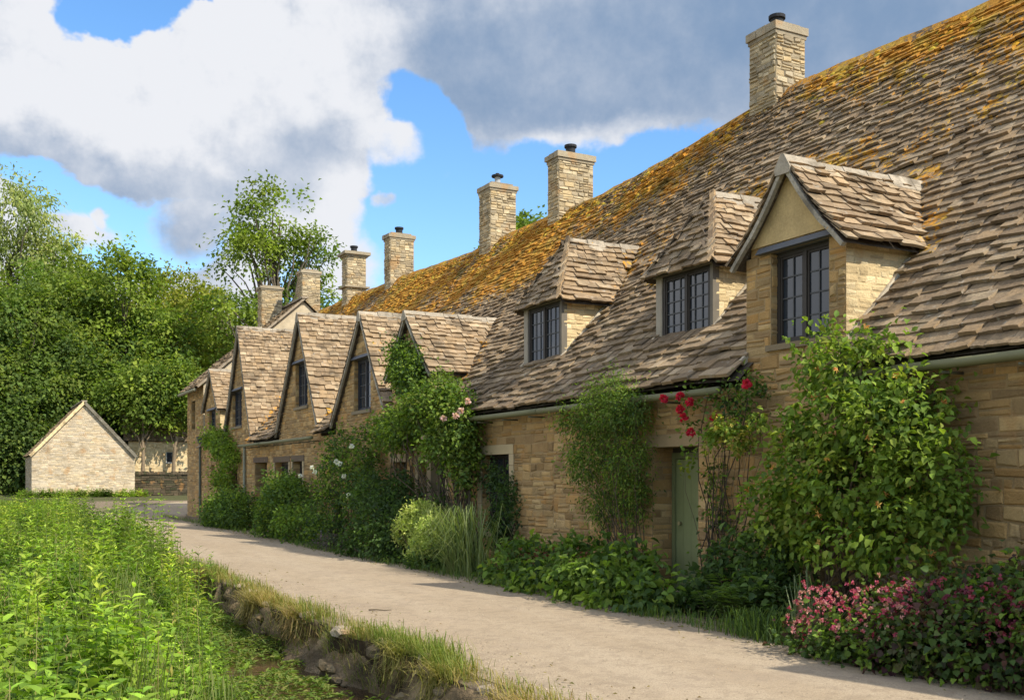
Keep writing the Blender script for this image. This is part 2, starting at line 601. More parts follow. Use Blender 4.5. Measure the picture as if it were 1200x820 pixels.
# ------------------------------------------------------------------ stone walling and stone slating
HONEY = [(0.3816, 0.2377, 0.092), (0.318, 0.194, 0.0736), (0.424, 0.2764, 0.116), (0.2756, 0.1746, 0.076), (0.3392, 0.2279, 0.104), (0.4028, 0.2279, 0.076), (0.2438, 0.16, 0.076), (0.4452, 0.3104, 0.144)]
CREAM = [(0.48, 0.38, 0.23), (0.40, 0.31, 0.18), (0.54, 0.44, 0.28), (0.33, 0.26, 0.165), (0.46, 0.34, 0.18), (0.30, 0.25, 0.17)]
GREYC = [(0.38, 0.33, 0.24), (0.33, 0.28, 0.20), (0.43, 0.37, 0.27), (0.29, 0.25, 0.185), (0.37, 0.30, 0.19)]
BRIGHT = [(0.60, 0.47, 0.26), (0.54, 0.41, 0.22), (0.64, 0.52, 0.31), (0.49, 0.37, 0.20)]


def subtract(iv, cuts):
    out = [iv]
    for c0, c1 in cuts:
        nx_ = []
        for a, b in out:
            if c1 <= a or c0 >= b:
                nx_.append((a, b))
                continue
            if c0 > a:
                nx_.append((a, c0))
            if c1 < b:
                nx_.append((c1, b))
        out = nx_
    return out


def stone_wall(mb, O, U, V, N, v0, v1, spans, openings=(), pal=HONEY, hr=(0.075, 0.15), lr=(0.14, 0.42), relief=0.022,
               mortar=(0.31, 0.215, 0.105), gap=0.012, wob=None, breaks=()):
    O, U, V, N = (np.array(q, float) for q in (O, U, V, N))
    pal = np.array(pal)
    v = v0
    stops = sorted(set([v1] + [b for b in breaks if v0 < b < v1]))
    flip = np.dot(np.cross(U, V), N) < 0
    while v < v1 - 1e-4:
        h = rng.uniform(*hr)
        nxt = [s for s in stops if s > v + 1e-4][0]
        if v + h > nxt - 0.04:
            h = nxt - v
        vm = v + h / 2
        for iv in spans(vm):
            cuts = [(o[0], o[1]) for o in openings if min(v + h, o[3]) - max(v, o[2]) > 0.4 * h]
            for a, b in subtract(iv, cuts):
                if b - a < 0.03:
                    continue
                q = [O + U * a + V * v, O + U * b + V * v, O + U * b + V * (v + h), O + U * a + V * (v + h)]
                mb.add(q, mortar, None, [(0, 3, 2, 1) if flip else (0, 1, 2, 3)])
                u = a
                while u < b - 1e-4:
                    L = rng.uniform(*lr) * (0.75 + 2.2 * h)
                    if u + L > b - 0.07:
                        L = b - u
                    parts = [(v, h)]
                    if h > .10 and rng.random() < .38:
                        k_ = rng.uniform(.35, .65) * h
                        parts = [(v, k_), (v + k_, h - k_)]
                    for v_, h_ in parts:
                        p = relief * rng.uniform(0.2, 1.0)
                        g = gap * rng.uniform(0.5, 1.3)
                        j = lambda s: rng.uniform(-s, s)
                        i2 = min(0.014, h_ * 0.17)
                        u0, u1, w0, w1 = u + g / 2, u + L - g / 2, v_ + g / 2, v_ + h_ - g / 2
                        jj = min(.016, h_ * .15)
                        base = [(u0 + j(jj * .6), w0 + j(jj)), (u1 + j(jj * .6), w0 + j(jj)), (u1 + j(jj * .6), w1 + j(jj)), (u0 + j(jj * .6), w1 + j(jj))]
                        cu, cw = (u0 + u1) / 2, (w0 + w1) / 2
                        top = [(bu + (i2 if bu < cu else -i2) * rng.uniform(.5, 1.7), bw + (i2 if bw < cw else -i2) * rng.uniform(.5, 1.7)) for bu, bw in base]
                        vs_ = [O + U * x_ + V * y_ for x_, y_ in base] + [O + U * x_ + V * y_ + N * (p + j(.004)) for x_, y_ in top]
                        c = (pal[rng.integers(len(pal))] * .75 + pal[rng.integers(len(pal))] * .25) * rng.uniform(0.82, 1.18)
                        f = [(4, 5, 6, 7), (0, 1, 5, 4), (1, 2, 6, 5), (2, 3, 7, 6), (3, 0, 4, 7)]
                        if flip:
                            f = [q_[::-1] for q_ in f]
                        mb.add(vs_, c, None, f)
                    u += L
        v += h


SLATE = np.array([(0.255, 0.185, 0.115), (0.205, 0.145, 0.092), (0.29, 0.215, 0.14), (0.150, 0.105, 0.068), (0.265, 0.180, 0.100),
                  (0.36, 0.285, 0.195), (0.235, 0.175, 0.115), (0.13, 0.092, 0.06)]) * np.array([.99, .97, .90])


def slating(mb, P, a0, a1, smax, exp, wid, keep, thick=0.028, moss=None, pal=SLATE, bright=1.0, ragged=0.02, s0=0.0):
    """courses of stone slates; P(a, s) -> (point, normal)"""
    s = s0
    row = 0
    while s < smax - 0.03:
        f = s / smax
        e = exp[0] + (exp[1] - exp[0]) * f
        e *= rng.uniform(0.9, 1.1)
        L = min(e * 2.1, smax - s)
        row_t = rng.uniform(.9, 1.1)
        a = a0(s + e * .5) if callable(a0) else a0
        a1_ = a1(s + e * .5) if callable(a1) else a1
        first = True
        while a < a1_ - 0.02:
            w = rng.uniform(*wid) * (1.15 - 0.4 * f)
            if a + w > a1_ - 0.08:
                w = a1_ - a
            am = a + w / 2
            pm, nm = P(am, s + e * 0.5)
            if keep is None or keep(pm):
                th = thick * rng.uniform(0.7, 1.35) * (1.1 - 0.25 * f)
                lift = th * 1.15 + max(0, rng.normal(0.002, 0.007))
                jb = rng.uniform(-ragged, ragged)
                skew = rng.uniform(-ragged, ragged) * 0.7
                aa0, aa1 = a + 0.004, a + w - 0.004
                p0, n0 = P(aa0, s + jb)
                p1, n1 = P(aa1, s + jb + skew)
                p2, n2 = P(aa1, s + L)
                p3, n3 = P(aa0, s + L)
                tw = rng.uniform(-.005, .005)
                pmid = (p0 + p1) / 2 + (p0 - p3) / np.linalg.norm(p0 - p3) * rng.uniform(-.014, .014)
                v = [p0 + n0 * (lift + th + tw), p1 + n1 * (lift + th - tw), p2 + n2 * th * 0.5, p3 + n3 * th * 0.5,
                     p0 + n0 * (lift + tw), p1 + n1 * (lift - tw), pmid + n0 * (lift + th), pmid + n0 * lift]
                c = (pal[rng.integers(len(pal))] * .5 + pal.mean(0) * .5) * rng.uniform(0.82, 1.16) * bright * row_t
                mo = moss(pm) if moss else 0.0
                mo += rng.uniform(-.06, .06)
                mb.add(v, (c[0], c[1], c[2], max(0, mo)), [(6, 1, 2), (0, 6, 3), (6, 2, 3), (4, 0, 3), (5, 2, 1)],
                       [(4, 7, 6, 0), (7, 5, 1, 6)])
            a += w
            first = False
        s += e
        row += 1


XW = 8.37          # face of the row's front wall
XE = 8.10          # eave edge
XR = 13.2          # ridge
PX = np.array([8.10, 8.8, 9.5, 10.1, 10.7, 11.6, 12.5, 13.2])
PZ = np.array([2.76, 3.40, 4.10, 4.73, 5.39, 6.43, 7.51, 8.35])
RIDGE_Y = [-10, 10, 13.8, 15.4, 18.5, 20.9, 24.8, 27.2, 34, 42, 60]
RIDGE_Z = [8.45, 8.50, 8.62, 8.52, 8.28, 8.18, 8.24, 8.2, 8.48, 8.62, 8.62]


def roof_scale(y):
    return (np.interp(y, RIDGE_Y, RIDGE_Z) - 2.76) / (8.35 - 2.76)


def wobble(y, s):
    return 0.055 * mnoise.noise((y * 0.33, s * 0.5, 1.7)) + 0.022 * mnoise.noise((y * 1.3, s * 1.1, 5.1))


def roof_z(x, y):
    return 2.76 + (np.interp(x, PX, PZ) - 2.76) * roof_scale(y)


def roof_x(z, y):
    return float(np.interp((z - 2.76) / roof_scale(y) + 2.76, PZ, PX))


SEG = np.concatenate([[0], np.cumsum(np.hypot(np.diff(PX), np.diff(PZ)))])
SMAX = SEG[-1]


def P_main(y, s):
    x = float(np.interp(s, SEG, PX))
    k = min(max(np.searchsorted(SEG, s) - 1, 0), len(PX) - 2)
    dx, dz = PX[k + 1] - PX[k], PZ[k + 1] - PZ[k]
    if s < 0:
        x = PX[0] + s * 0.7
    z = float(roof_z(x, y)) + (s * 0.7 if s < 0 else 0)
    ln = math.hypot(dx, dz)
    n = np.array([-dz / ln, 0, dx / ln])
    return np.array([x, y, z]) + n * wobble(y, s), n


# gables and dormers that break the main slope: centre, apex height, (far foot y, z), (near foot y, z), front x
class Gable:
    def __init__(self, yc, za, yl, zl, yr, zr, xf, hip=0.0):
        self.yc, self.za, self.yl, self.zl, self.yr, self.zr, self.xf, self.hip = yc, za, yl, zl, yr, zr, xf, hip

    def top(self, y):
        if y >= self.yc:
            return self.za + (self.zl - self.za) * (y - self.yc) / (self.yl - self.yc)
        return self.za + (self.zr - self.za) * (self.yc - y) / (self.yc - self.yr)


D1 = Gable(8.86, 5.22, 9.74, 4.20, 8.00, 4.18, XW)
D2 = Gable(11.66, 5.66, 12.42, 4.56, 10.92, 4.54, 8.97, 0.62)
D3 = Gable(15.70, 5.84, 16.50, 4.66, 14.96, 4.66, 8.99, 0.62)
G1 = Gable(20.30, 5.10, 21.45, 3.80, 19.02, 3.76, XW)
G2 = Gable(23.20, 5.52, 25.40, 2.98, 21.62, 3.22, XW)
G3 = Gable(28.35, 6.22, 30.75, 2.92, 26.50, 2.96, XW)
G4 = Gable(35.60, 6.78, 37.90, 3.00, 33.75, 2.95, XW)
G5 = Gable(40.20, 5.75, 41.72, 4.25, 38.85, 4.20, XW)
D0 = Gable(1.30, 5.22, 2.20, 4.20, 0.40, 4.18, XW)
ALLG = [D0, D1, D2, D3, G1, G2, G3, G4, G5]


def keep_main(p):
    for g in ALLG:
        if g.yr + 0.10 < p[1] < g.yl - 0.10 and p[0] > g.xf - 0.45 and p[2] < g.top(p[1]) - 0.05:
            if g.xf > XW + 0.1 and p[0] < g.xf + 0.02:
                continue
            if g.hip and p[2] > g.zr + (p[0] - g.xf) * (g.za - g.zr) / g.hip + 0.1:
                continue
            return False
    return True


def moss_main(p):
    r = (p[2] - 2.76) / 5.6
    m_ = 0.80 * max(0, (r - 0.38) / 0.62) ** 1.0 + 0.08
    m_ += 0.75 * mnoise.noise((p[0] * 0.55, p[1] * 0.28, 3.3))
    m_ += 0.25 * float(sm(p[1], 15, 30)) * max(0, r - 0.35)
    for g in ALLG:   # valleys beside the dormers
        if abs(p[1] - g.yc) < (g.yl - g.yr) * 0.6 and -0.1 < p[2] - g.top(p[1]) < 0.35:
            m_ += 0.30
    return m_


def main_roof(parent, y0, y1):
    mb = MB()
    slating(mb, P_main, y0, y1, SMAX - 0.02, (0.172, 0.102), (0.13, 0.34), keep_main, 0.034, moss_main, SLATE, 0.98, 0.016)
    # boarding under the slates
    ya = np.linspace(y0, y1, max(2, int((y1 - y0) / 0.25)) + 1)
    sa = np.linspace(0.03, SMAX, 34)
    for i in range(len(ya) - 1):
        for k in range(len(sa) - 1):
            pm, _ = P_main((ya[i] + ya[i + 1]) / 2, (sa[k] + sa[k + 1]) / 2)
            if keep_main(pm):
                q = []
                for yy, ss in ((ya[i], sa[k]), (ya[i + 1], sa[k]), (ya[i + 1], sa[k + 1]), (ya[i], sa[k + 1])):
                    p, n = P_main(yy, ss)
                    q.append(p - n * 0.03)
                mb.add(q, (0.07, 0.055, 0.04), None, [(0, 3, 2, 1)])
    # rear slope
    q = []
    for yy in ya:
        q += [(XR, yy, float(roof_z(XR, yy)) - 0.02), (XR + 5.1, yy, 2.8)]
    ii = np.arange(len(q)).reshape(-1, 2)
    mb.add(q, (0.2, 0.15, 0.1, 0.3), None, np.stack([ii[:-1, 0], ii[1:, 0], ii[1:, 1], ii[:-1, 1]], -1))
    # ridge stones
    y = y0
    while y < y1 - 0.05:
        L = min(rng.uniform(0.38, 0.55), y1 - y)
        z0 = float(roof_z(XR, y)) + 0.05 + wobble(y, SMAX) + rng.uniform(-.012, .012)
        z1 = float(roof_z(XR, y + L)) + 0.05 + wobble(y + L, SMAX) + rng.uniform(-.012, .012)
        w, d, th = 0.17, 0.17, 0.05
        ring = lambda yy, z: [(XR - w, yy, z - d), (XR - 0.04, yy, z + 0.015), (XR + 0.04, yy, z + 0.015), (XR + w, yy, z - d),
                              (XR - w + .03, yy, z - d - th), (XR + w - .03, yy, z - d - th)]
        v = ring(y + 0.006, z0) + ring(y + L - 0.006, z1)
        c = SLATE[rng.integers(len(SLATE))] * rng.uniform(.85, 1.3)
        mb.add(v, (c[0], c[1], c[2], 0.75), [(0, 1, 4), (1, 2, 4), (2, 5, 4), (2, 3, 5), (6, 10, 7), (7, 10, 8), (8, 10, 11), (8, 11, 9)],
               [(0, 6, 7, 1), (1, 7, 8, 2), (2, 8, 9, 3), (0, 4, 10, 6), (3, 9, 11, 5)])
        y += L
    return mb.build("roof", M['slate'], parent)


def moss_cushions(parent, roof, y0, y1, n):
    mb = MB()
    for _ in range(n):
        y = rng.uniform(y0, y1)
        s = SMAX * (1 - abs(rng.normal(0, 0.11)))
        p, nn_ = P_main(y, s)
        if not keep_main(p) or mnoise.noise((p[0] * .9, p[1] * .7, 8.8)) + 0.25 * (s / SMAX > .9) < 0.02:
            continue
        r = rng.uniform(0.015, 0.055)
        h = r * rng.uniform(0.4, 0.65)
        p = p + nn_ * 0.045
        ex = np.array([0, 1.0, 0])
        ey = np.cross(nn_, ex)
        ang = np.linspace(0, 2 * np.pi, 7)[:-1] + rng.uniform(0, 1)
        k1 = [p + (ex * math.cos(a) * 1.5 + ey * math.sin(a)) * r * rng.uniform(.8, 1.25) for a in ang]
        k2 = [p + nn_ * h * 0.75 + (ex * math.cos(a) * 1.5 + ey * math.sin(a)) * r * 0.62 * rng.uniform(.8, 1.2) for a in ang]
        v = k1 + k2 + [p + nn_ * h]
        f4 = [(i, (i + 1) % 6, 6 + (i + 1) % 6, 6 + i) for i in range(6)]
        f3 = [(6 + i, 6 + (i + 1) % 6, 12) for i in range(6)]
        pick = rng.random()
        c = np.array((0.55, 0.29, 0.028) if pick < .45 else (0.50, 0.36, 0.05) if pick < .8 else (0.11, 0.10, 0.03)) * rng.uniform(.7, 1.25)
        mb.add(v, c, f3, f4)
    if mb.n:
        o = mb.build("moss", M['moss'], roof, True)
        tag(o, None, None, None, "stuff")


def gable_roof(parent, g, x0, exp=(0.145, 0.11), bright=1.18, name="dormer_roof", hipped=False):
    mb = MB()
    xr = roof_x(g.za, g.yc) + 0.25
    for side in (1, -1):
        ye, ze = (g.yl, g.zl) if side > 0 else (g.yr, g.zr)
        d = np.array([0, g.yc - ye, g.za - ze])
        L = np.linalg.norm(d)
        S = d / L
        N = np.array([0, -S[2] * -side, S[1] * -side]) if False else np.cross(np.array([1.0, 0, 0]), S)
        if N[2] < 0:
            N = -N
        over = 0.09
        base = np.array([0, ye, ze]) - S * over
        Lt = L + over
        zs = ze

        def P(a, s, base=base, S=S, N=N, Lt=Lt):
            q = s / Lt
            sag = -0.05 * math.sin(math.pi * min(max(q, 0), 1)) * 0.8
            wv = 0.022 * mnoise.noise((a * 1.5, s * 1.2, g.yc)) + 0.012 * mnoise.noise((a * 4, s * 3, g.yc + 3))
            return base + np.array([a, 0, 0]) + S * s + N * (wv + sag), N

        def kp(p):
            if p[2] < roof_z(min(p[0], XR), p[1]) - 0.05:
                return False
            if p[0] > XR:
                return False
            if hipped and p[0] < x0 + g.hip * (p[2] - ze) / (g.za - ze) - 0.10:
                return False
            for o in ALLG:
                if o is not g and o.xf < XW + .1 and o.yr < p[1] < o.yl and p[2] < o.top(p[1]) - 0.02:
                    return False
            return True

        def ms(p):
            return 0.02 + 0.45 * float(np.clip(1 - (p[2] - roof_z(p[0], p[1])) / 0.5, 0, 1)) + 0.25 * max(0, mnoise.noise((p[0], p[1], p[2])))

        a_start = (lambda s_, over=over, L=L: x0 + g.hip * max(0, (s_ - over) / L) + 0.0) if hipped else x0
        slating(mb, P, a_start, xr, Lt - 0.01, exp, (0.14, 0.32), kp, 0.032, ms, SLATE, bright, 0.014)
        # boarding
        na, ns = 16, 14
        for i in range(na):
            for k in range(ns):
                pm, _ = P(x0 + (xr - x0) * (i + .5) / na, Lt * (k + .5) / ns)
                if kp(pm):
                    q = [P(x0 + 0.02 + (xr - x0 - 0.02) * (i + di) / na, Lt * (k + dk) / ns)[0] - N * 0.02 for di, dk in ((0, 0), (1, 0), (1, 1), (0, 1))]
                    mb.add(q, (0.09, 0.07, 0.05), None, [(0, 1, 2, 3)])
        if not hipped:   # verge edging
            for k in range(6):
                pa, _ = P(x0, Lt * k / 6)
                pb, _ = P(x0, Lt * (k + 1) / 6 - 0.004)
                off = -N * 0.045
                c = np.array((0.17, 0.15, 0.115)) * rng.uniform(.85, 1.15)
                mb.beam(pa + off + np.array([0.03, 0, 0]), pb + off + np.array([0.03, 0, 0]), 0.055, 0.05, c * 1.9, N)
    if hipped:      # front hip
        tri = (g.yl - g.yr)
        hx = g.hip
        S = np.array([hx, 0, g.za - g.zr])
        Lh = np.linalg.norm(S)
        S /= Lh
        N = np.cross(S, np.array([0, 1.0, 0]))
        if N[2] < 0:
            N = -N
        base = np.array([x0, 0, g.zr]) - S * 0.06

        def P(a, s):
            return base + np.array([0, a, 0]) + S * s + N * 0.02 * mnoise.noise((a * 2, s * 2, g.yc)), N

        def kp(p):
            q = (p[2] - g.zr) / (g.za - g.zr)
            return g.yr + (g.yc - g.yr) * q - 0.06 < p[1] < g.yl - (g.yl - g.yc) * q + 0.06
        qf = lambda s_: min(max((s_ - .06) / Lh, 0), 1)
        slating(mb, P, lambda s_: g.yr - .03 + (g.yc - g.yr) * qf(s_), lambda s_: g.yl + .03 - (g.yl - g.yc) * qf(s_), Lh + .04, exp, (0.14, 0.28), None, 0.032, lambda p: 0.1, SLATE, 1.12, .012)
        v = [(x0, g.yr, g.zr - .02), (x0, g.yl, g.zr - .02), (x0 + hx, g.yc, g.za - 0.03)]
        mb.add(v, (0.08, 0.06, 0.045), [(0, 1, 2)])
        for ye, ze in ((g.yr, g.zr), (g.yl, g.zl)):
            pa, pc = np.array((x0 - .02, ye, ze + 0.015)), np.array((x0 + hx, g.yc, g.za + 0.045))
            nb = 8
            for k in range(nb):
                c_ = SLATE[rng.integers(len(SLATE))] * rng.uniform(1.0, 1.4)
                mb.beam(pa + (pc - pa) * (k / nb), pa + (pc - pa) * ((k + 1.05) / nb) + np.array([-.006, 0, .008]), 0.075, 0.05, c_, (-.6, 0, .8))
    # ridge stones
    x = x0 + (g.hip if hipped else -0.02)
    while x < xr - 0.1:
        L = min(rng.uniform(0.34, 0.5), xr - x)
        if roof_z(min(x + L * .5, XR), g.yc) > g.za + 0.12:
            break
        z = g.za + rng.uniform(-.012, .02)
        sl = (g.za - g.zr) / (g.yc - g.yr)
        sl2 = (g.za - g.zl) / (g.yl - g.yc)
        w = 0.13

        def ring(xx):
            return [(xx, g.yc - w, z - w * sl * 0.95 + .03), (xx, g.yc - .03, z + 0.045), (xx, g.yc + .03, z + 0.045), (xx, g.yc + w, z - w * sl2 * 0.95 + .03),
                    (xx, g.yc - w + .02, z - w * sl - .03), (xx, g.yc + w - .02, z - w * sl2 - .03)]
        v = ring(x + .005) + ring(x + L - .005)
        c = np.array((0.33, 0.28, 0.21)) * rng.uniform(.8, 1.15)
        mb.add(v, (c[0], c[1], c[2], 0.1), [(0, 1, 4), (1, 2, 4), (2, 5, 4), (2, 3, 5), (6, 10, 7), (7, 10, 8), (8, 10, 11), (8, 11, 9)],
               [(0, 6, 7, 1), (1, 7, 8, 2), (2, 8, 9, 3), (0, 4, 10, 6), (3, 9, 11, 5)])
        x += L
    return mb.build(name, M['slate'], parent)


def gable_span(g, v):
    def at(za, yc, ye, ze):
        if v <= ze:
            return ye
        return ye + (yc - ye) * (v - ze) / (za - ze)
    if v >= g.za - 0.05:
        return None
    near = at(g.za - .04, g.yc, g.yr + 0.07, g.zr)
    far = at(g.za - .04, g.yc, g.yl - 0.07, g.zl)
    return (near, far) if far - near > 0.06 else None


def window(parent, y0, y1, z0, z1, x, lights=2, cols=2, rows=4, fr=(0.035, 0.028, 0.022), label=None, bars=True, fw=0.05, curtain=False):
    f = MB()
    d = 0.07
    f.box(x, x + d, y0, y1, z0, z0 + fw, fr)
    f.box(x, x + d, y0, y1, z1 - fw, z1, fr)
    f.box(x, x + d, y0, y0 + fw, z0 + fw, z1 - fw, fr)
    f.box(x, x + d, y1 - fw, y1, z0 + fw, z1 - fw, fr)
    lw = (y1 - y0 - 2 * fw) / lights
    for k in range(1, lights):
        yc = y0 + fw + lw * k
        f.box(x - 0.004, x + d, yc - fw * 0.55, yc + fw * 0.55, z0 + fw, z1 - fw, fr)
    for k in range(lights):      # casement sash
        a, b = y0 + fw + lw * k + fw * 0.56 * (k > 0), y0 + fw + lw * (k + 1) - fw * 0.56 * (k < lights - 1)
        s = 0.028
        f.box(x + .012, x + .05, a + .001, a + s, z0 + fw, z1 - fw, fr)
        f.box(x + .012, x + .05, b - s, b - .001, z0 + fw, z1 - fw, fr)
        f.box(x + .014, x + .05, a + s, b - s, z0 + fw, z0 + fw + s, fr)
        f.box(x + .014, x + .05, a + s, b - s, z1 - fw - s, z1 - fw, fr)
    w = f.build("window", M['paint'], parent)
    if label:
        w["label"] = label
    p = MB()
    for k in range(lights):
        a, b = y0 + fw + lw * k, y0 + fw + lw * (k + 1)
        tilt = rng.uniform(-.01, .01)
        v = [(x + .034 + tilt, a, z0 + fw), (x + .034 - tilt, b, z0 + fw), (x + .034 - tilt, b, z1 - fw), (x + .034 + tilt, a, z1 - fw)]
        v += [(q[0] + .006, q[1], q[2]) for q in v]
        p.hexa(v, (0.02, 0.02, 0.02))
    p.build("pane", M['glass'], w)
    if bars:
        g = MB()
        bw = 0.008
        bc = (0.05, 0.05, 0.05)
        for k in range(lights):
            a, b = y0 + fw + lw * k, y0 + fw + lw * (k + 1)
            for c in range(1, cols):
                yy = a + (b - a) * c / cols
                g.box(x + .020, x + .029, yy - bw, yy + bw, z0 + fw, z1 - fw, bc)
            for r_ in range(1, rows):
                zz = z0 + fw + (z1 - z0 - 2 * fw) * r_ / rows
                g.box(x + .021, x + .028, a, b, zz - bw, zz + bw, bc)
        g.build("glazing_bars", M['lead'], w)
    if curtain:
        for a, b_, z_ in ((y0 + fw, y0 + (y1 - y0) * rng.uniform(.16, .26), z0), (y1 - (y1 - y0) * rng.uniform(.16, .28), y1 - fw, z0)):
            c_ = MB()
            n_ = 10
            ys_ = np.linspace(a, b_, n_)
            xs_ = x + .12 + .018 * np.sin(np.arange(n_) * 2.1)
            v = [(xs_[q], ys_[q], zz) for zz in (z0 + .03, z1 - .02) for q in range(n_)]
            c_.add(v, (0.50, 0.47, 0.41), None, [(q, q + 1, n_ + q + 1, n_ + q) for q in range(n_ - 1)])
            c_.build("curtain", M['plaster'], w, True)
        bl = MB()
        bl.box(x + .30, x + .31, y0 - .05, y1 + .05, z0 - .1, z1 + .1, (0.035, 0.032, 0.03))
        bl.build("dark_room", M['timber'], w)
    return w


def opening_trim(mb, o, dep=0.32, lintel=(0.40, 0.31, 0.19), timber=False, jamb=0.0, sill=True, stone_reveal=True):
    """reveals, head and sill round an opening (y0, y1, z0, z1) in the front wall; mb is the dressed stone mesh"""
    y0, y1, z0, z1 = o
    c = np.array((0.36, 0.275, 0.165))
    mb.box(XW + .004, XW + dep, y0 - .10, y0, z0, z1, c)
    if not stone_reveal:
        mb.box(XW + .004, XW + dep, y1, y1 + .10, z0, z1, c * .95)
    mb.box(XW + .004, XW + dep, y0 - .10, y1 + .10, z1, z1 + .10, c * .8)
    mb.box(XW - 0.022, XW + .10, y0 - .14, y1 + .14, z1 + .002, z1 + .17, lintel)
    if sill:
        mb.box(XW - 0.05, XW + .2, y0 - .08, y1 + .08, z0 - .075, z0 - .001, c * .9)
    if jamb:
        z = z0
        while z < z1 - .02:
            h = min(rng.uniform(.2, .38), z1 - z)
            for a, b in ((y0 - jamb, y0), (y1, y1 + jamb)):
                mb.box(XW - 0.024 - rng.uniform(0, .006), XW + .05, a + rng.uniform(-.03, .0) * (a < y0), b, z + .004, z + h - .004, np.array((0.41, 0.32, 0.19)) * rng.uniform(.88, 1.1))
            z += h


def chimney(parent, x0, x1, y0, y1, zt, cap=0.10, pot=True, pal=CREAM, band=None, wide=0.07, zb=None, cowl=False):
    mb = MB()
    if zb is None:
        zb = float(roof_z(min(x0, XR), (y0 + y1) / 2)) - 0.5
    zw = zt - cap
    sp = lambda v: [(0, x1 - x0)]
    sq = lambda v: [(0, y1 - y0)]
    kw = dict(pal=pal, hr=(0.055, 0.13), lr=(0.1, 0.3), relief=0.03, mortar=(0.30, 0.24, 0.15), gap=.016)
    stone_wall(mb, (x0, y0, 0), (1, 0, 0), (0, 0, 1), (0, -1, 0), zb, zw, sp, **kw)
    stone_wall(mb, (x0, y1, 0), (0, -1, 0), (0, 0, 1), (-1, 0, 0), zb, zw, sq, **kw)
    mb.box(x0 + .003, x1, y0 + .003, y1, zb, zw - .002, (0.36, 0.3, 0.2))
    ch = mb.build("chimney", M['stone'], parent)
    c = MB()
    cc = np.array((0.34, 0.28, 0.19))
    n = 3
    for k in range(n):       # cap slabs of uneven lengths
        a = y0 - wide + (y1 - y0 + 2 * wide) * k / n
        b_ = y0 - wide + (y1 - y0 + 2 * wide) * (k + 1) / n
        q = rng.uniform(-.012, .012)
        c.box(x0 - wide + q, x1 + wide, a + .003, b_ - .003, zw, zt + rng.uniform(-.02, .015), cc * rng.uniform(.85, 1.1))
    if cap > 0.07:
        c.box(x0 - wide * .45, x1 + wide * .45, y0 - wide * .45, y1 + wide * .45, zw - 0.07, zw - .002, cc * .8)
        c.box(x0 + .06, x1 - .06, y0 + .06, y1 - .06, zt - .03, zt + .06, cc * .8)
    if band:
        b2 = MB()
        b2.box(x0 - wide * .8, x1 + wide * .8, y0 - wide * .8, y1 + wide * .8, band - .06, band, cc * .9)
        b2.build("chimney_band", M['stone'], ch)
    c.build("chimney_cap", M['stone'], ch)
    if pot:
        p = MB()
        xm, ym = x0 + (x1 - x0) * 0.5, (y0 + y1) / 2
        dk = (0.022, 0.022, 0.024)
        z0 = zt + .03
        if cowl:
            p.tube([(xm, ym, z0), (xm, ym, z0 + .26)], .08, .08, (0.35, 0.35, 0.34), 12)
            p.tube([(xm, ym, z0 + .261), (xm, ym, z0 + .31)], .17, .17, dk, 12)
            p.tube([(xm, ym, z0 + .311), (xm, ym, z0 + .37)], .09, .05, dk, 12)
        else:
            p.tube([(xm, ym, z0), (xm, ym, z0 + .20)], .12, .12, dk, 14)
            p.tube([(xm, ym, z0 + .201), (xm, ym, z0 + .26)], .155, .155, dk, 14)
        p.build("chimney_pot", M['clay'], ch)
    return ch


def cheek(mb, g, y, near=True, pal=BRIGHT, x0=None, ztop=None):
    """side wall of a dormer between the main slope and its eave"""
    x0 = x0 or g.xf
    zt = (g.zr if near else g.zl) + 0.03
    lo = float(roof_z(x0, y)) - 0.15
    N = (0, -1, 0) if near else (0, 1, 0)
    stone_wall(mb, (0, y, 0), (1, 0, 0), (0, 0, 1), N, lo, zt, lambda v: [(x0, max(x0 + .02, roof_x(v, y) + 0.1))],
               pal=pal, hr=(0.06, 0.12), lr=(0.12, 0.3), relief=0.012 if g.hip else 0.007, mortar=(0.52, 0.40, 0.22), gap=.018)
    # lime fillet where the wall meets the slates
    zz = np.linspace(lo + .1, zt - .06, 9)
    sg = -1 if near else 1
    for a_, b_ in zip(zz[:-1], zz[1:]):
        mb.beam((roof_x(a_, y) - .03, y + sg * .02, a_ + .03), (roof_x(b_, y) - .03, y + sg * .02, b_ + .03), .05, .06 + rng.uniform(0, .02), np.array((.50, .43, .32)) * rng.uniform(.85, 1.1))


def gutter(parent, y0, y1, z=2.665):
    mb = MB()
    n = max(2, int((y1 - y0) / 0.8))
    pts = [(XE - 0.045, y0 + (y1 - y0) * k / n, z + 0.012 * mnoise.noise((y0 + k * .8, 0, 0))) for k in range(n + 1)]
    mb.tube(pts, 00.048, 0.048, (0.135, 0.130, 0.062), 10)
    for k in range(0, n, 1):
        y = y0 + (y1 - y0) * (k + .3) / n
        mb.box(XE - .05, XW - .02, y, y + .025, z - .085, z - .06, (0.12, 0.115, 0.07))
    return mb.build("gutter", M['paint'], parent, True)


def drainpipe(parent, x, y, z0, z1, hopper=False, col=(0.10, 0.115, 0.085)):
    mb = MB()
    mb.tube([(x, y, z0), (x, y, z1)], .045, .045, col, 10)
    for z in np.arange(z0 + .5, z1, 1.3):
        mb.tube([(x, y, z), (x, y, z + .06)], .06, .06, col, 10)
    if hopper:
        mb.hexa([(x - .06, y - .06, z1), (x + .06, y - .06, z1), (x + .06, y + .06, z1), (x - .06, y + .06, z1),
                 (x - .14, y - .14, z1 + .26), (x + .12, y - .14, z1 + .26), (x + .12, y + .14, z1 + .26), (x - .14, y + .14, z1 + .26)], col)
    return mb.build("drainpipe", M['paint'], parent, False)


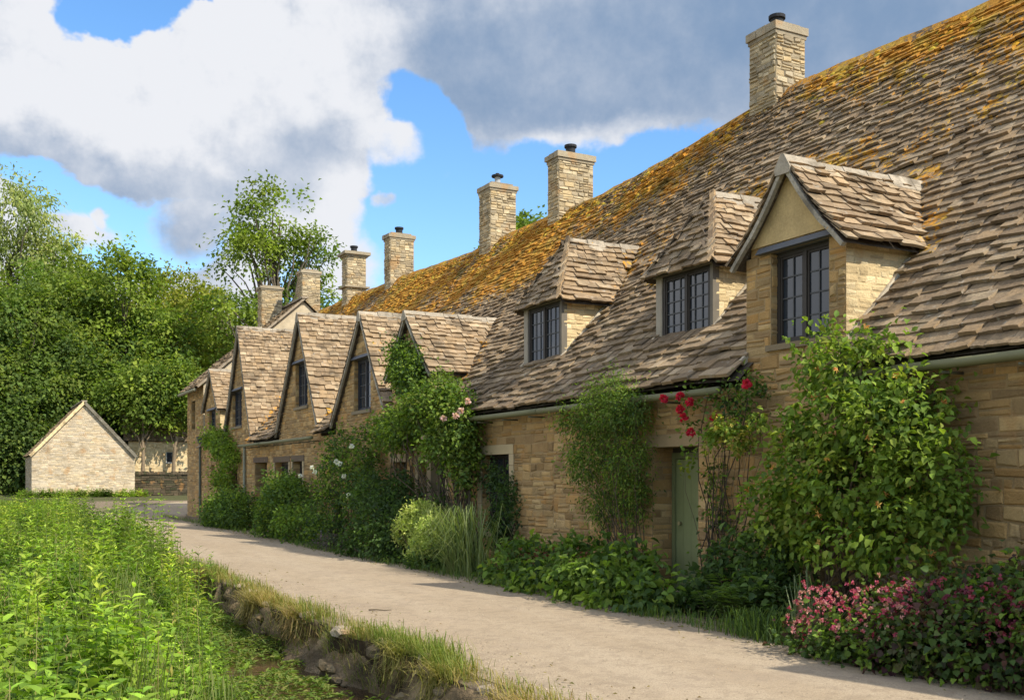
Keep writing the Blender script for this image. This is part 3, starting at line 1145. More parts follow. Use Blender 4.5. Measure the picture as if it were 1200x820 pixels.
def cottage(label, y0, y1, gables, openings, gutters, zwall=2.72, extra_spans=None, stone_pal=HONEY):
    root = empty("stone_cottage", (XW, (y0 + y1) / 2, 0), label, "cottage", "joined stone cottages in the row")
    mb = MB()

    def spans(v):
        out = []
        if v < zwall:
            out.append((y0, y1))
        else:
            for g in gables:
                if g.xf < XW + .05:
                    s = gable_span(g, v)
                    if s and v < max(g.zr, g.zl) + 9:
                        out.append((max(s[0], y0 - 0.6), s[1]))
        if extra_spans:
            out = extra_spans(v, out)
        return out
    ztop = max([zwall] + [g.za - 0.04 for g in gables if g.xf < XW + .05])
    brk = [zwall] + [q for o in openings for q in (o[2], o[3])]
    stone_wall(mb, (XW, 0, 0), (0, 1, 0), (0, 0, 1), (-1, 0, 0), -0.1, ztop, spans, openings, stone_pal, breaks=brk, relief=0.020,
               hr=(0.06, 0.17) if y0 < 22 else (0.09, 0.16), lr=(0.10, 0.40) if y0 < 22 else (0.18, 0.42), gap=.020)
    # stone reveals on the far side of every opening, seen from the lane
    for o in openings:
        stone_wall(mb, (0, o[1], 0), (1, 0, 0), (0, 0, 1), (0, -1, 0), o[2], o[3], lambda v: [(XW + .002, XW + .42)], (), stone_pal, relief=0.012)
    # rear and floor closing walls
    w = mb.build("wall", M['stone'], root)
    mb = MB()
    mb.box(XR + 4.7, XR + 4.95, y0, y1, -0.1, 2.9, (0.3, 0.24, 0.15))
    mb.build("rear_wall", M['stone'], root)
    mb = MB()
    mb.box(XW + .45, XW + .5, y0, y1, -0.1, min(zwall, 2.70), (0.03, 0.025, 0.02))  # near-black sheet, paints the unlit rooms behind the openings
    mb.build("dark_room_sheet", M['timber'], root)
    for g0, g1 in gutters:
        gutter(root, g0, g1)
    return root, w


# ---- near cottage: Y -4 .. 14.3
OP_DOOR = (10.60, 11.60, 0.0, 2.02)
OP_D1 = (8.32, 9.24, 3.16, 4.24)
c1, w1 = cottage("nearest stone cottage with green door, pointed dormer and mossy slate roof", -4.0, 14.3, [D0, D1], [OP_DOOR, OP_D1], [(-4, .3), (2.3, 7.95), (9.8, 14.25)])
r1 = main_roof(c1, -4.0, 14.3)
moss_cushions(c1, r1, 3, 14.3, 700)
chimney(c1, 12.92, 13.62, 14.14, 14.84, 9.86, 0.15, True, CREAM, None, 0.05)

tr = MB()
opening_trim(tr, OP_DOOR, 0.42, (0.27, 0.195, 0.105), sill=False)
tr.build("door_surround", M['dressed'], c1)
d = MB()
gx = XW + 0.34
green = np.array((0.185, 0.205, 0.088))
for k in range(5):
    a = OP_DOOR[0] + .07 + (OP_DOOR[1] - OP_DOOR[0] - .14) * k / 5
    b_ = OP_DOOR[0] + .07 + (OP_DOOR[1] - OP_DOOR[0] - .14) * (k + 1) / 5
    d.box(gx, gx + .04, a + .003, b_ - .003, 0.06, 1.86, green * rng.uniform(.95, 1.05))
d.box(gx + .004, gx + .03, OP_DOOR[0] + .07, OP_DOOR[1] - .07, 0.06, 1.86, green * .6)
door = d.build("door", M['paint'], c1)
d = MB()
for a, b_ in ((OP_DOOR[0] + .001, OP_DOOR[0] + .07), (OP_DOOR[1] - .09, OP_DOOR[1] - .02)):
    d.box(gx - .03, gx + .06, a, b_, 0.0, 1.95, green * .8)
d.box(gx - .03, gx + .06, OP_DOOR[0] + .071, OP_DOOR[1] - .091, 1.87, 1.95, green * .7)
d.box(gx - .01, gx + .05, OP_DOOR[0] + .002, OP_DOOR[1] - .02, 1.951, 2.02, (0.05, 0.04, 0.03))  # dark strip painted in for the shadowed gap under the lintel
d.build("door_frame", M['paint'], c1)
d = MB()
blk = (0.02, 0.02, 0.02)
d.box(gx - .012, gx - .001, OP_DOOR[0] + .10, OP_DOOR[0] + .14, 1.42, 1.72, blk)
d.box(gx - .014, gx - .001, OP_DOOR[0] + .09, OP_DOOR[0] + .40, 1.66, 1.70, blk)
d.build("hinge", M['lead'], door)
d = MB()
d.tube([(gx - .05, OP_DOOR[1] - .2, .98), (gx - .001, OP_DOOR[1] - .2, .98)], .03, .015, (0.3, 0.25, 0.12), 10)
d.build("handle", M['lead'], door)
d = MB()
d.box(XW - .28, XW + .4, OP_DOOR[0] - .1, OP_DOOR[1] + .1, -.05, .055, (0.33, 0.27, 0.19))
d.build("doorstep", M['dressed'], c1)


def wall_dormer(parent, g, op=None, with_far=True, plaster=True, pal=BRIGHT, rows=4):
    mb = MB()
    cheek(mb, g, g.yl - 0.10, False, pal)
    mb.build("dormer_cheek", M['stone'], parent)
    mb = MB()
    cheek(mb, g, g.yr + 0.10, True, pal)
    dm = mb.build("dormer_cheek", M['stone'], parent)
    gable_roof(dm, g, XW - 0.17)
    if op:
        window(parent, op[0] + .0, op[1], op[2], op[3], XW + 0.09, 2, 2, rows)
        tr = MB()
        c = np.array((0.36, 0.275, 0.165))
        for a, b_ in ((op[0] - .1, op[0] - .001), (op[1] + .001, op[1] + .1)):
            tr.box(XW + .004, XW + .25, a, b_, op[2], op[3], c)
        tr.box(XW - .04, XW + .25, op[0] - .06, op[1] + .06, op[2] - .07, op[2] - .001, c * .55)
        tr.build("window_surround", M['dressed'], parent)
        ld = MB()
        ld.hexa([(XW - .09, op[0] - .16, op[3] + .005), (XW + .3, op[0] - .16, op[3] + .005), (XW + .3, op[1] + .18, op[3] + .005), (XW - .09, op[1] + .18, op[3] + .005),
                 (XW - .03, op[0] - .16, op[3] + .085), (XW + .3, op[0] - .16, op[3] + .10), (XW + .3, op[1] + .18, op[3] + .10), (XW - .03, op[1] + .18, op[3] + .085)],
                (0.10, 0.105, 0.115))
        ld.build("lead_lintel", M['lead'], parent)
    if plaster:
        p = MB()
        zb = (op[3] + .10) if op else g.zr
        ya = g.yr + 0.07 + (g.yc - g.yr) * max(0, (zb - g.zr)) / (g.za - g.zr)
        yb = g.yl - 0.07 - (g.yl - g.yc) * max(0, (zb - g.zl)) / (g.za - g.zl)
        x = XW - .034
        f = [(x, ya, zb), (x, yb, zb), (x, g.yc, g.za - .05)]
        v = f + [(XW + .02, q[1], q[2]) for q in f]
        p.add(v, (0.46, 0.335, 0.155), [(0, 2, 1), (3, 4, 5)], [(0, 1, 4, 3), (1, 2, 5, 4), (2, 0, 3, 5)])
        p.build("plaster_panel", M['plaster'], parent)
    return dm


wall_dormer(c1, D1, OP_D1)
wall_dormer(c1, D0, None)


def hip_dormer(parent, g, rows=4, plant=False):
    mb = MB()
    cheek(mb, g, g.yl - 0.11, False, BRIGHT, g.xf + .02)
    mb.build("dormer_cheek", M['stone'], parent)
    mb = MB()
    cheek(mb, g, g.yr + 0.11, True, BRIGHT, g.xf + .02)
    dm = mb.build("dormer_cheek", M['stone'], parent)
    gable_roof(dm, g, g.xf - 0.12, (0.125, 0.10), 1.15, "dormer_roof", True)
    zs = float(roof_z(g.xf, g.yc)) + .03
    zt = g.zr - .02
    oak = np.array((0.30, 0.26, 0.20))
    f = MB()
    f.box(g.xf - .02, g.xf + .09, g.yl - .24, g.yl - .10, zs - .15, zt, oak)
    f.box(g.xf - .02, g.xf + .09, g.yr + .10, g.yr + .16, zs - .15, zt, oak * .5)
    f.box(g.xf - .05, g.xf + .09, g.yr + .06, g.yl - .06, zt + .001, zt + .08, oak * .55)
    f.box(g.xf - .09, g.xf + .09, g.yr + .08, g.yl - .08, zs - .16, zs - .06, oak * .35)
    f.build("dormer_frame", M['timber'], parent)
    window(parent, g.yr + .165, g.yl - .245, zs - .055, zt, g.xf + .0, 2, 3, rows)
    return dm


hip_dormer(c1, D2, 5)

# ---- second cottage: Y 14.3 .. 21.65
OP_W1 = (15.80, 16.90, 0.62, 2.02)
OP_W2 = (18.50, 19.90, 0.55, 1.96)
OP_D2 = (20.55, 21.35, 0.0, 1.95)
c2, w2 = cottage("second stone cottage along, with leaf covered window and rose covered pointed gable", 14.3, 21.64, [G1], [OP_W1, OP_W2, OP_D2], [(14.27, 18.95)])
r2 = main_roof(c2, 14.3, 21.64)
moss_cushions(c2, r2, 14.3, 21.6, 500)
chimney(c2, 12.85, 13.85, 21.72, 22.24, 9.62, 0.13, True, CREAM, None, 0.06)
hip_dormer(c2, D3, 4)
wall_dormer(c2, G1, None, plaster=False)
tr = MB()
opening_trim(tr, OP_W1, 0.3, (0.42, 0.33, 0.19), jamb=0.14)
tr.build("stone_surround", M['dressed'], c2)
tr = MB()
opening_trim(tr, OP_W2, 0.3, (0.42, 0.33, 0.19), jamb=0.14)
tr.box(XW - .01, XW + .3, 19.25, 19.45, .55, 1.96, (0.38, 0.29, 0.18))
tr.build("stone_surround", M['dressed'], c2)
tr = MB()
opening_trim(tr, OP_D2, 0.3, (0.30, 0.23, 0.14), sill=False)
tr.build("door_surround", M['dressed'], c2)
window(c2, OP_W1[0], OP_W1[1], OP_W1[2], OP_W1[3], XW + .16, 2, 2, 4)
window(c2, 19.45, OP_W2[1], OP_W2[2], OP_W2[3], XW + .2, 1, 2, 4, (0.07, 0.06, 0.045))
window(c2, OP_W2[0], 19.25, OP_W2[2], OP_W2[3], XW + .2, 1, 2, 4, (0.07, 0.06, 0.045))
d = MB()
d.box(XW + .25, XW + .3, OP_D2[0] + .02, OP_D2[1] - .02, 0.03, 1.93, (0.03, 0.04, 0.03))
d.build("door", M['paint'], c2)

# ---- third cottage: Y 21.65 .. 25.8
OP_G2 = (22.78, 23.95, 3.22, 4.46)
c3, w3 = cottage("third stone cottage along, steep gable with tall leaded window above the white rose", 21.64, 25.9, [G2], [OP_G2, (22.6, 23.9, .8, 1.95)], [])
r3 = main_roof(c3, 21.64, 25.9)
moss_cushions(c3, r3, 21.6, 25.9, 300)
chimney(c3, 12.86, 13.66, 25.45, 26.15, 9.80, 0.13, True, CREAM, None, 0.06, cowl=True)


def big_gable(parent, g, op, lights=2, rows=4):
    gr = gable_roof(parent, g, XW - 0.15, (0.165, 0.12), 1.2, "gable_roof")
    if op:
        window(parent, op[0], op[1], op[2], op[3], XW + .10, lights, 2, rows, (0.03, 0.03, 0.035))
        tr = MB()
        c = np.array((0.34, 0.27, 0.17))
        tr.box(XW - .05, XW + .25, op[0] - .06, op[1] + .06, op[2] - .08, op[2] - .001, c * .6)
        for a, b_ in ((op[0] - .1, op[0] - .001), (op[1] + .001, op[1] + .1)):
            tr.box(XW + .004, XW + .25, a, b_, op[2], op[3], c)
        tr.build("window_surround", M['dressed'], parent)
        ld = MB()
        ld.hexa([(XW - .09, op[0] - .14, op[3] + .003), (XW + .2, op[0] - .14, op[3] + .003), (XW + .2, op[1] + .14, op[3] + .003), (XW - .09, op[1] + .14, op[3] + .003),
                 (XW - .03, op[0] - .14, op[3] + .09), (XW + .2, op[0] - .14, op[3] + .10), (XW + .2, op[1] + .14, op[3] + .10), (XW - .03, op[1] + .14, op[3] + .09)], (0.09, 0.095, 0.11))
        ld.build("lead_lintel", M['lead'], parent)


big_gable(c3, G2, OP_G2)
window(c3, 22.6, 23.9, .8, 1.95, XW + .16, 2, 2, 4)

# ---- fourth cottage: Y 25.9 .. 33.1
OP_G3 = (27.80, 29.00, 3.62, 4.86)
OP_F1 = (28.25, 29.25, 0.75, 2.08)
OP_F2 = (29.65, 31.2, 0.75, 2.08)
OP_FD = (32.15, 33.7, 0.0, 2.10)
c4, w4 = cottage("fourth stone cottage along, big steep gable above two dark windows under one lintel", 25.9, 31.8, [G3], [OP_G3, OP_F1, OP_F2], [(26.4, 31.7)])
r4 = main_roof(c4, 25.9, 31.8)
moss_cushions(c4, r4, 25.9, 31.8, 300)
big_gable(c4, G3, OP_G3)
for o in (OP_F1, OP_F2):
    tr = MB()
    opening_trim(tr, o, 0.3, (0.13, 0.095, 0.065), jamb=.12)
    tr.build("stone_surround", M['dressed'], c4)
window(c4, *OP_F1, XW + .2, 2, 2, 3, (0.06, 0.045, 0.035))
window(c4, *OP_F2, XW + .2, 2, 2, 3, (0.06, 0.045, 0.035))

# ---- fifth cottage: Y 31.8 .. 38.2
OP_G4 = (35.5, 36.9, 3.4, 4.65)
c5, w5 = cottage("fifth stone cottage along, its tall gable roof showing a broad sunlit slope", 31.8, 38.2, [G4], [OP_G4, OP_FD, (36.2, 37.2, .9, 1.9)], [(31.72, 34.6)])
r5 = main_roof(c5, 31.8, 38.2)
moss_cushions(c5, r5, 31.8, 38.2, 250)
chimney(c5, 12.85, 13.72, 33.05, 33.6, 10.0, 0.13, True, CREAM, None, 0.06)
big_gable(c5, G4, OP_G4)
tr = MB()
opening_trim(tr, OP_FD, 0.35, (0.12, 0.085, 0.06), sill=False)
tr.build("door_surround", M['dressed'], c5)
d = MB()
d.box(XW + .34, XW + .39, OP_FD[0] + .05, OP_FD[1] - .05, 0.03, 2.05, (0.05, 0.042, 0.034))
d.build("door", M['timber'], c5)
window(c5, 36.2, 37.2, .9, 1.9, XW + .2, 1, 2, 3)
drainpipe(c5, XW - .07, 34.85, 0, 2.65, False, (0.22, 0.22, 0.16))

# ---- end cottage: Y 38.2 .. 45.3, its last bay taller
OP_G5 = (39.7, 40.9, 3.25, 4.2)
OP_E1 = (39.9, 40.5, 1.3, 2.1)
OP_E2 = (43.6, 44.4, 3.6, 4.8)


def end_spans(v, out):
    r_ = [(a, min(b_, 41.95)) for a, b_ in out if a < 41.95]
    if v < 5.28:
        r_.append((41.95, 45.3))
    return r_


c6, w6 = cottage("end stone cottage at the far corner, small gable beside a taller two storey bay", 38.2, 45.3, [G5], [OP_G5, OP_E1, OP_E2], [(38.25, 38.8)], extra_spans=end_spans)
# cross wall above the lower roof, rendered pale
zb_ridge, x_ridge = 9.05, 12.45


def bay_roof_z(x):
    return 5.2 + (zb_ridge - 5.2) * (x - 8.1) / (x_ridge - 8.1) if x <= x_ridge else zb_ridge - (x - x_ridge) * 0.9


v = [(XW, 41.95, 2.6), (XW, 41.95, bay_roof_z(XW) - .08), (x_ridge, 41.95, zb_ridge - .08), (16.5, 41.95, bay_roof_z(16.5) - .08), (16.5, 41.95, 2.6)]
vv = v + [(q[0], 42.2, q[2]) for q in v]
mb2 = MB()
mb2.add(vv, (0.46, 0.385, 0.265), [(0, 1, 2), (0, 2, 4), (2, 3, 4)], [(5, 7, 6, 6)][:0] or [(1, 6, 7, 2), (2, 7, 8, 3)])
mb2.build("rendered_gable", M['plaster'], c6)
mb = MB()
mb.box(XW + .01, 16.5, 45.05, 45.29, -.1, 5.2, (0.34, 0.26, 0.16))
mb.build("end_wall", M['stone'], c6)
ALLG_SAVE = list(ALLG)
r6 = main_roof(c6, 38.2, 41.95)
moss_cushions(c6, r6, 38.2, 41.9, 150)
mb = MB()
S6 = np.array([x_ridge - 8.1, 0, zb_ridge - 5.2])
L6 = np.linalg.norm(S6)
S6 /= L6
N6 = np.array([-S6[2], 0, S6[0]])
slating(mb, lambda a, s: (np.array([8.1, a, 5.2]) + S6 * s + N6 * 0.6 * wobble(a, s), N6), 41.8, 45.5, L6, (0.2, 0.13), (0.2, 0.42), None, 0.03, lambda p: .15)
mb.add([(8.15, 41.82, 5.2), (8.15, 45.48, 5.2), (x_ridge, 45.48, zb_ridge - .02), (x_ridge, 41.82, zb_ridge - .02), (17, 45.48, bay_roof_z(17)), (17, 41.82, bay_roof_z(17))],
       (0.1, 0.08, 0.06), None, [(0, 3, 2, 1), (3, 5, 4, 2)])
mb.beam((8.1, 41.80, 5.22), (x_ridge, 41.80, zb_ridge + .02), .12, .08, (0.30, 0.24, 0.17))
mb.beam((x_ridge, 41.7, zb_ridge + .06), (x_ridge, 45.5, zb_ridge + .06), .28, .08, (0.30, 0.24, 0.17))
mb.build("bay_roof", M['slate'], c6)
big_gable(c6, G5, OP_G5)
mb = MB()
cheek(mb, G5, G5.yr + .1, True, BRIGHT)
mb.build("dormer_cheek", M['stone'], c6)
window(c6, *OP_E1, XW + .2, 1, 2, 3)
window(c6, *OP_E2, XW + .15, 2, 2, 4, (0.06, 0.05, 0.04))
chimney(c6, 12.85, 13.6, 37.55, 38.15, 10.25, 0.10, True, CREAM, 8.95, 0.15)
chimney(c6, 12.62, 13.40, 42.7, 43.4, 10.45, 0.12, False, CREAM, None, 0.06, zb=8.0)
chimney(c6, 11.35, 12.25, 44.5, 45.15, 9.95, 0.10, False, CREAM, None, 0.07, zb=7.0)
drainpipe(c6, XW - .07, 42.3, 0, 3.0, True, (0.085, 0.10, 0.075))
gt = MB()
gt.tube([(8.03, 41.9, 5.12), (8.03, 45.4, 5.12)], .06, .06, (0.2, 0.19, 0.12), 8)
gt.build("gutter", M['paint'], c6)

# ------------------------------------------------------------------ barn, far wall, far cottage
barn = empty("stone_barn", (5.87, 65, 0.55), "small pale stone barn with a plain pointed gable at the end of the lane", "barn")
BX0, BX1, BY0, BY1, BZ = 3.18, 8.52, 62.0, 68.5, 0.45
BE, BA, BC = 2.92, 5.85, 5.85
mb = MB()


def barn_span(v):
    if v < BE:
        return [(BX0, BX1)]
    f = (v - BE) / (BA - BE)
    a, b_ = BX0 + (BC - BX0) * f, BX1 + (BC - BX1) * f
    return [(a, b_)] if b_ - a > .08 else []


BARN = [(0.50, 0.405, 0.27), (0.45, 0.37, 0.26), (0.54, 0.44, 0.30), (0.40, 0.335, 0.245), (0.50, 0.385, 0.235)]
stone_wall(mb, (0, BY0, 0), (1, 0, 0), (0, 0, 1), (0, -1, 0), 0.3, BA - .03, barn_span, (), BARN, (0.07, 0.13), (0.15, 0.42), 0.016, (0.46, 0.38, 0.26), breaks=[BE])
stone_wall(mb, (BX0, 0, 0), (0, 1, 0), (0, 0, 1), (-1, 0, 0), 0.3, BE, lambda v: [(BY0, BY1)], (), GREYC)
stone_wall(mb, (BX1, 0, 0), (0, 1, 0), (0, 0, 1), (1, 0, 0), 0.3, BE, lambda v: [(BY0, BY1)], (), BARN)
mb.box(BX0 + .01, BX1 - .01, BY1 - .1, BY1, 0.3, BE, (0.4, 0.33, 0.22))
mb.build("wall", M['stone'], barn)
mb = MB()
for sx, xe in ((-1, BX0), (1, BX1)):
    S = np.array([BC - xe, 0, BA - BE])
    L = np.linalg.norm(S)
    S /= L
    N = np.array([S[2], 0, -S[0]]) if S[2] * 1 > 0 and -S[0] > 0 else np.array([-S[2], 0, S[0]])
    base = np.array([xe, 0, BE]) - S * .14 + N * 0.01
    slating(mb, lambda a, s, b0=base, s0=S, n0=N: (b0 + np.array([0, a, 0]) + s0 * s, n0), BY0 - .08, BY1 + .1, L + .14, (0.2, 0.14), (.22, .45), None, .03, lambda p: .1, SLATE, 1.1)
    q = [base + np.array([0, BY0 - .05, 0]), base + np.array([0, BY1 + .08, 0]), base + S * (L + .14) + np.array([0, BY1 + .08, 0]), base + S * (L + .14) + np.array([0, BY0 - .05, 0])]
    mb.add(q, (0.1, 0.08, 0.06), None, [(0, 1, 2, 3)])
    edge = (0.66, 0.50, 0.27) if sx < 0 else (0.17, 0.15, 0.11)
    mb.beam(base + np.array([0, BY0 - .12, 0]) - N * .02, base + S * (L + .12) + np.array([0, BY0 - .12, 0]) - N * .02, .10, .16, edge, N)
mb.beam((BC, BY0 - .1, BA + .06), (BC, BY1 + .1, BA + .06), .3, .07, (0.3, 0.25, 0.18))
mb.build("roof", M['slate'], barn)
mb = MB()
stone_wall(mb, (0, BY0 - .35, 0), (1, 0, 0), (0, 0, 1), (0, -1, 0), .2, .72, lambda v: [(BX0 - .2, BX1 + .3)], (), BARN, relief=.03)
mb.box(BX0 - .2, BX1 + .3, BY0 - .35, BY0 - .04, .2, .715, (0.4, 0.34, 0.24))
mb.build("plinth", M['stone'], barn)

lw = empty("boundary_wall", (12, 64, 0.55), "mossy dry stone wall between barn and end cottage, tree shade painted into its colour", "wall")
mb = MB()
SHADED_STONE = [(0.075, 0.058, 0.036), (0.055, 0.046, 0.028), (0.09, 0.07, 0.044), (0.05, 0.05, 0.025)]  # stone colours darkened to paint tree shade onto the wall
stone_wall(mb, (0, 64.5, 0), (1, 0, 0), (0, 0, 1), (0, -1, 0), .3, 1.82, lambda v: [(8.75, 30)], (), SHADED_STONE, (.1, .2), (.2, .5), .05, (0.05, 0.045, 0.03))
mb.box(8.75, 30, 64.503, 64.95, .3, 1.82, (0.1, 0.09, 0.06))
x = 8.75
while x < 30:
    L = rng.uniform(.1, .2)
    mb.box(x + .005, x + L - .005, 64.42, 65.02, 1.822, 1.98 + rng.uniform(-.04, .05), np.array(SHADED_STONE[rng.integers(4)]) * 1.1)
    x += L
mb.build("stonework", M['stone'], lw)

fc = empty("far_cottage", (15.5, 74, 0.6), "sunlit yellow stone cottage glimpsed beyond the boundary wall", "cottage")
mb = MB()
OPF = [(11.9, 12.4, 2.6, 3.4), (14.4, 15.1, 1.4, 2.4), (17.6, 18.4, 1.4, 2.4)]
YEL = [(0.60, 0.46, 0.25), (0.54, 0.41, 0.22), (0.64, 0.50, 0.29)]
stone_wall(mb, (0, 72, 0), (1, 0, 0), (0, 0, 1), (0, -1, 0), .4, 4.1, lambda v: [(9.5, 24)], OPF, YEL, (.12, .2), (.25, .6), .02, (0.5, 0.4, 0.24))
mb.box(9.5, 24, 72.3, 72.4, .4, 4.1, (.03, .03, .03))
mb.build("wall", M['stone'], fc)
mb = MB()
Sx = np.array([0, .66, .75])
slating(mb, lambda a, s: (np.array([a, 71.8, 4.05]) + Sx * s, np.array([0, -.75, .66])), 9.2, 24.3, 5.5, (.22, .15), (.25, .5), None, .035, lambda p: .1, SLATE, .9)
mb.add([(9.2, 71.82, 4.04), (24.3, 71.82, 4.04), (24.3, 75.4, 8.1), (9.2, 75.4, 8.1), (9.2, 79, 4.04), (24.3, 79, 4.04)], (.1, .08, .06), None, [(0, 1, 2, 3), (3, 2, 5, 4)])
mb.build("roof", M['slate'], fc)
for o in OPF:
    f = MB()
    for a, b_, z0_, z1_ in ((o[0], o[0] + .07, o[2], o[3]), (o[1] - .07, o[1], o[2], o[3]), (o[0] + .07, o[1] - .07, o[2], o[2] + .07), (o[0] + .07, o[1] - .07, o[3] - .07, o[3])):
        f.box(a, b_, 72.1, 72.16, z0_, z1_, (0.5, 0.48, 0.42))
    wd = f.build("window", M['paint'], fc)
    f = MB()
    f.box(o[0] + .07, o[1] - .07, 72.12, 72.14, o[2] + .07, o[3] - .07, (0.02, 0.02, 0.02))
    f.build("pane", M['glass'], wd)

# ------------------------------------------------------------------ foliage tools


def unit(v):
    return v / (np.linalg.norm(v, axis=-1, keepdims=True) + 1e-9)


def leaves(mb, base, axis, nrm, ln, wd, cols, form=4, fold=0.25, curl=0.15):
    axis = unit(axis)
    side = unit(np.cross(axis, nrm))
    nrm = np.cross(side, axis)
    ln, wd = ln[:, None], wd[:, None]
    N = len(base)
    if form == 4:
        mid = base + axis * ln * 0.45
        L = mid + side * wd * 0.5 + nrm * wd * fold
        R = mid - side * wd * 0.5 + nrm * wd * fold
        T = base + axis * ln - nrm * ln * curl
        v = np.stack([base, L, T, R], 1)
        i = np.arange(N)[:, None] * 4
        f3 = np.concatenate([i + np.array([[0, 2, 1]]), i + np.array([[0, 3, 2]])])
        mb.add(v.reshape(-1, 3), np.repeat(cols, 4, 0), f3)
    else:
        c1 = base + axis * ln * 0.30 + nrm * ln * 0.03
        c2 = base + axis * ln * 0.66 - nrm * ln * curl * 0.35
        T = base + axis * ln - nrm * ln * curl
        up = nrm * wd * fold
        v = np.stack([base, c1 + side * wd * .46 + up, c1, c1 - side * wd * .46 + up, c2 + side * wd * .40 + up, c2, c2 - side * wd * .40 + up, T], 1)
        i = np.arange(N)[:, None] * 8
        f3 = np.concatenate([i + np.array([[k]]).reshape(1, -1) for k in ([0, 2, 1], [0, 3, 2], [4, 5, 7], [5, 6, 7])])
        f4 = np.concatenate([i + np.array([k]) for k in ([1, 2, 5, 4], [2, 3, 6, 5])])
        mb.add(v.reshape(-1, 3), np.repeat(cols, 8, 0), f3, f4)


def pick_cols(cols, n):
    cols = np.array(cols, float)
    a = cols[rng.integers(len(cols), size=n)]
    b_ = cols[rng.integers(len(cols), size=n)]
    f = rng.random((n, 1))
    return a * f + b_ * (1 - f)


def foliage(mb, blobs, K, m_, sig, leaf, cols, shell=0.55, xmax=None, zmin=None, form=4, droop=0.25, flat=1.0, outw=0.6, size_var=0.35, ymin=None):
    """clumps of leaves through a set of ellipsoids; returns the clump centres"""
    C = np.array([b_[0] for b_ in blobs], float)
    R = np.array([b_[1] if np.ndim(b_[1]) else (b_[1],) * 3 for b_ in blobs], float)
    wgt = (R[:, 0] * R[:, 1] + R[:, 1] * R[:, 2] + R[:, 0] * R[:, 2])
    bi = rng.choice(len(blobs), K, p=wgt / wgt.sum())
    dr = unit(rng.normal(size=(K, 3)))
    rad = shell + (1 - shell) * rng.random((K, 1)) ** 0.6
    cen = C[bi] + R[bi] * dr * rad
    cc = pick_cols(cols, K) * rng.uniform(0.75, 1.25, (K, 1))
    sg = sig * rng.uniform(0.6, 1.4, (K, 1, 1))
    pos = cen[:, None, :] + rng.normal(size=(K, m_, 3)) * sg * np.array([1, 1, flat])
    out = unit(unit(pos - cen[:, None, :]) * 0.6 + dr[:, None, :])
    ax = unit(out * outw + rng.normal(size=pos.shape) * 0.55 + np.array([0, 0, -droop]))
    nr = unit(out * 0.45 + np.array([0, 0, 0.75]) + rng.normal(size=pos.shape) * 0.45)
    pos, ax, nr = pos.reshape(-1, 3), ax.reshape(-1, 3), nr.reshape(-1, 3)
    lc = np.repeat(cc, m_, 0) * rng.uniform(0.72, 1.28, (K * m_, 1))
    ok = np.ones(len(pos), bool)
    if xmax is not None:
        ok &= pos[:, 0] < xmax
    if zmin is not None:
        ok &= pos[:, 2] > zmin
    n = ok.sum()
    sz = rng.uniform(1 - size_var, 1 + size_var, n)
    leaves(mb, pos[ok], ax[ok], nr[ok], leaf[0] * sz, leaf[1] * sz, lc[ok], form)
    return cen


def blades(mb, base, hgt, lean, wid, cols, curve=0.5):
    """curved grass blades; lean: horizontal offsets of the tips"""
    N = len(base)
    up = np.zeros((N, 3))
    up[:, 2] = hgt
    L3 = np.concatenate([lean, np.zeros((N, 1))], 1)
    sd = unit(np.cross(unit(L3 + np.array([1e-3, 2e-3, 0])), np.array([0, 0, 1.0]))) * (wid[:, None] * .5)
    p1 = base + up * 0.55 + L3 * 0.22
    p2 = base + up * 0.9 + L3 * 0.6
    p3 = base + up * (1 - 0.25 * curve) + L3
    v = np.stack([base - sd, base + sd, p1 - sd * .9, p1 + sd * .9, p2 - sd * .6, p2 + sd * .6, p3], 1)
    i = np.arange(N)[:, None] * 7
    f4 = np.concatenate([i + np.array([[0, 1, 3, 2]]), i + np.array([[2, 3, 5, 4]])])
    f3 = i + np.array([[4, 5, 6]])
    mb.add(v.reshape(-1, 3), np.repeat(cols, 7, 0), f3, f4)


def rand_dir2(n, s):
    a = rng.uniform(0, 2 * np.pi, n)
    return np.stack([np.cos(a), np.sin(a)], -1) * (s * rng.random(n) ** .7)[:, None]


def branch_pts(a, b_, n=6, wander=0.06, sag=0.0):
    a, b_ = np.array(a, float), np.array(b_, float)
    L = np.linalg.norm(b_ - a)
    t_ = np.linspace(0, 1, n)[:, None]
    p = a + (b_ - a) * t_
    w = np.cumsum(rng.normal(size=(n, 3)) * wander * L / n ** .5, axis=0)
    w -= w[-1] * t_
    w[0] = 0
    p += w
    p[:, 2] += sag * L * np.sin(np.pi * t_[:, 0])
    return p


# ------------------------------------------------------------------ trees


def tree(name, label, base, H, blobs, K, m_, sig, leaf, cols, tr_r, bark=(0.11, 0.09, 0.065), limbs=26, shell=0.45, group="trees beyond the lane", lean=(0, 0), droop=0.3, trunk_top=0.72):
    base = np.array(base, float)
    root = empty(name, tuple(base), label, "tree", group)
    B = [(base + np.array(b_[0]), b_[1]) for b_ in blobs]
    mb = MB()
    cen = foliage(mb, B, K, m_, sig, leaf, cols, shell, None, base[2] + 0.3, 4, droop, 0.8)
    mb.build("crown", M['leaf_far'], root)
    tb = MB()
    top = base + np.array([lean[0], lean[1], H * trunk_top])
    tp = branch_pts(base - np.array([0, 0, .3]), top, 9, 0.025)
    tb.tube(tp, tr_r, tr_r * 0.25, bark, 9)
    idx = rng.choice(len(cen), min(limbs, len(cen)), replace=False)
    for k in idx:
        e = cen[k]
        hh = np.clip((e[2] - base[2]) * rng.uniform(.45, .8), H * .15, H * trunk_top * .95)
        s_ = tp[min(len(tp) - 1, max(1, int(hh / (H * trunk_top) * (len(tp) - 1))))]
        tb.tube(branch_pts(s_, e, 6, .07, .06), tr_r * .32, tr_r * .05, bark, 5)
    tb.build("trunk", M['bark'], root)
    return root


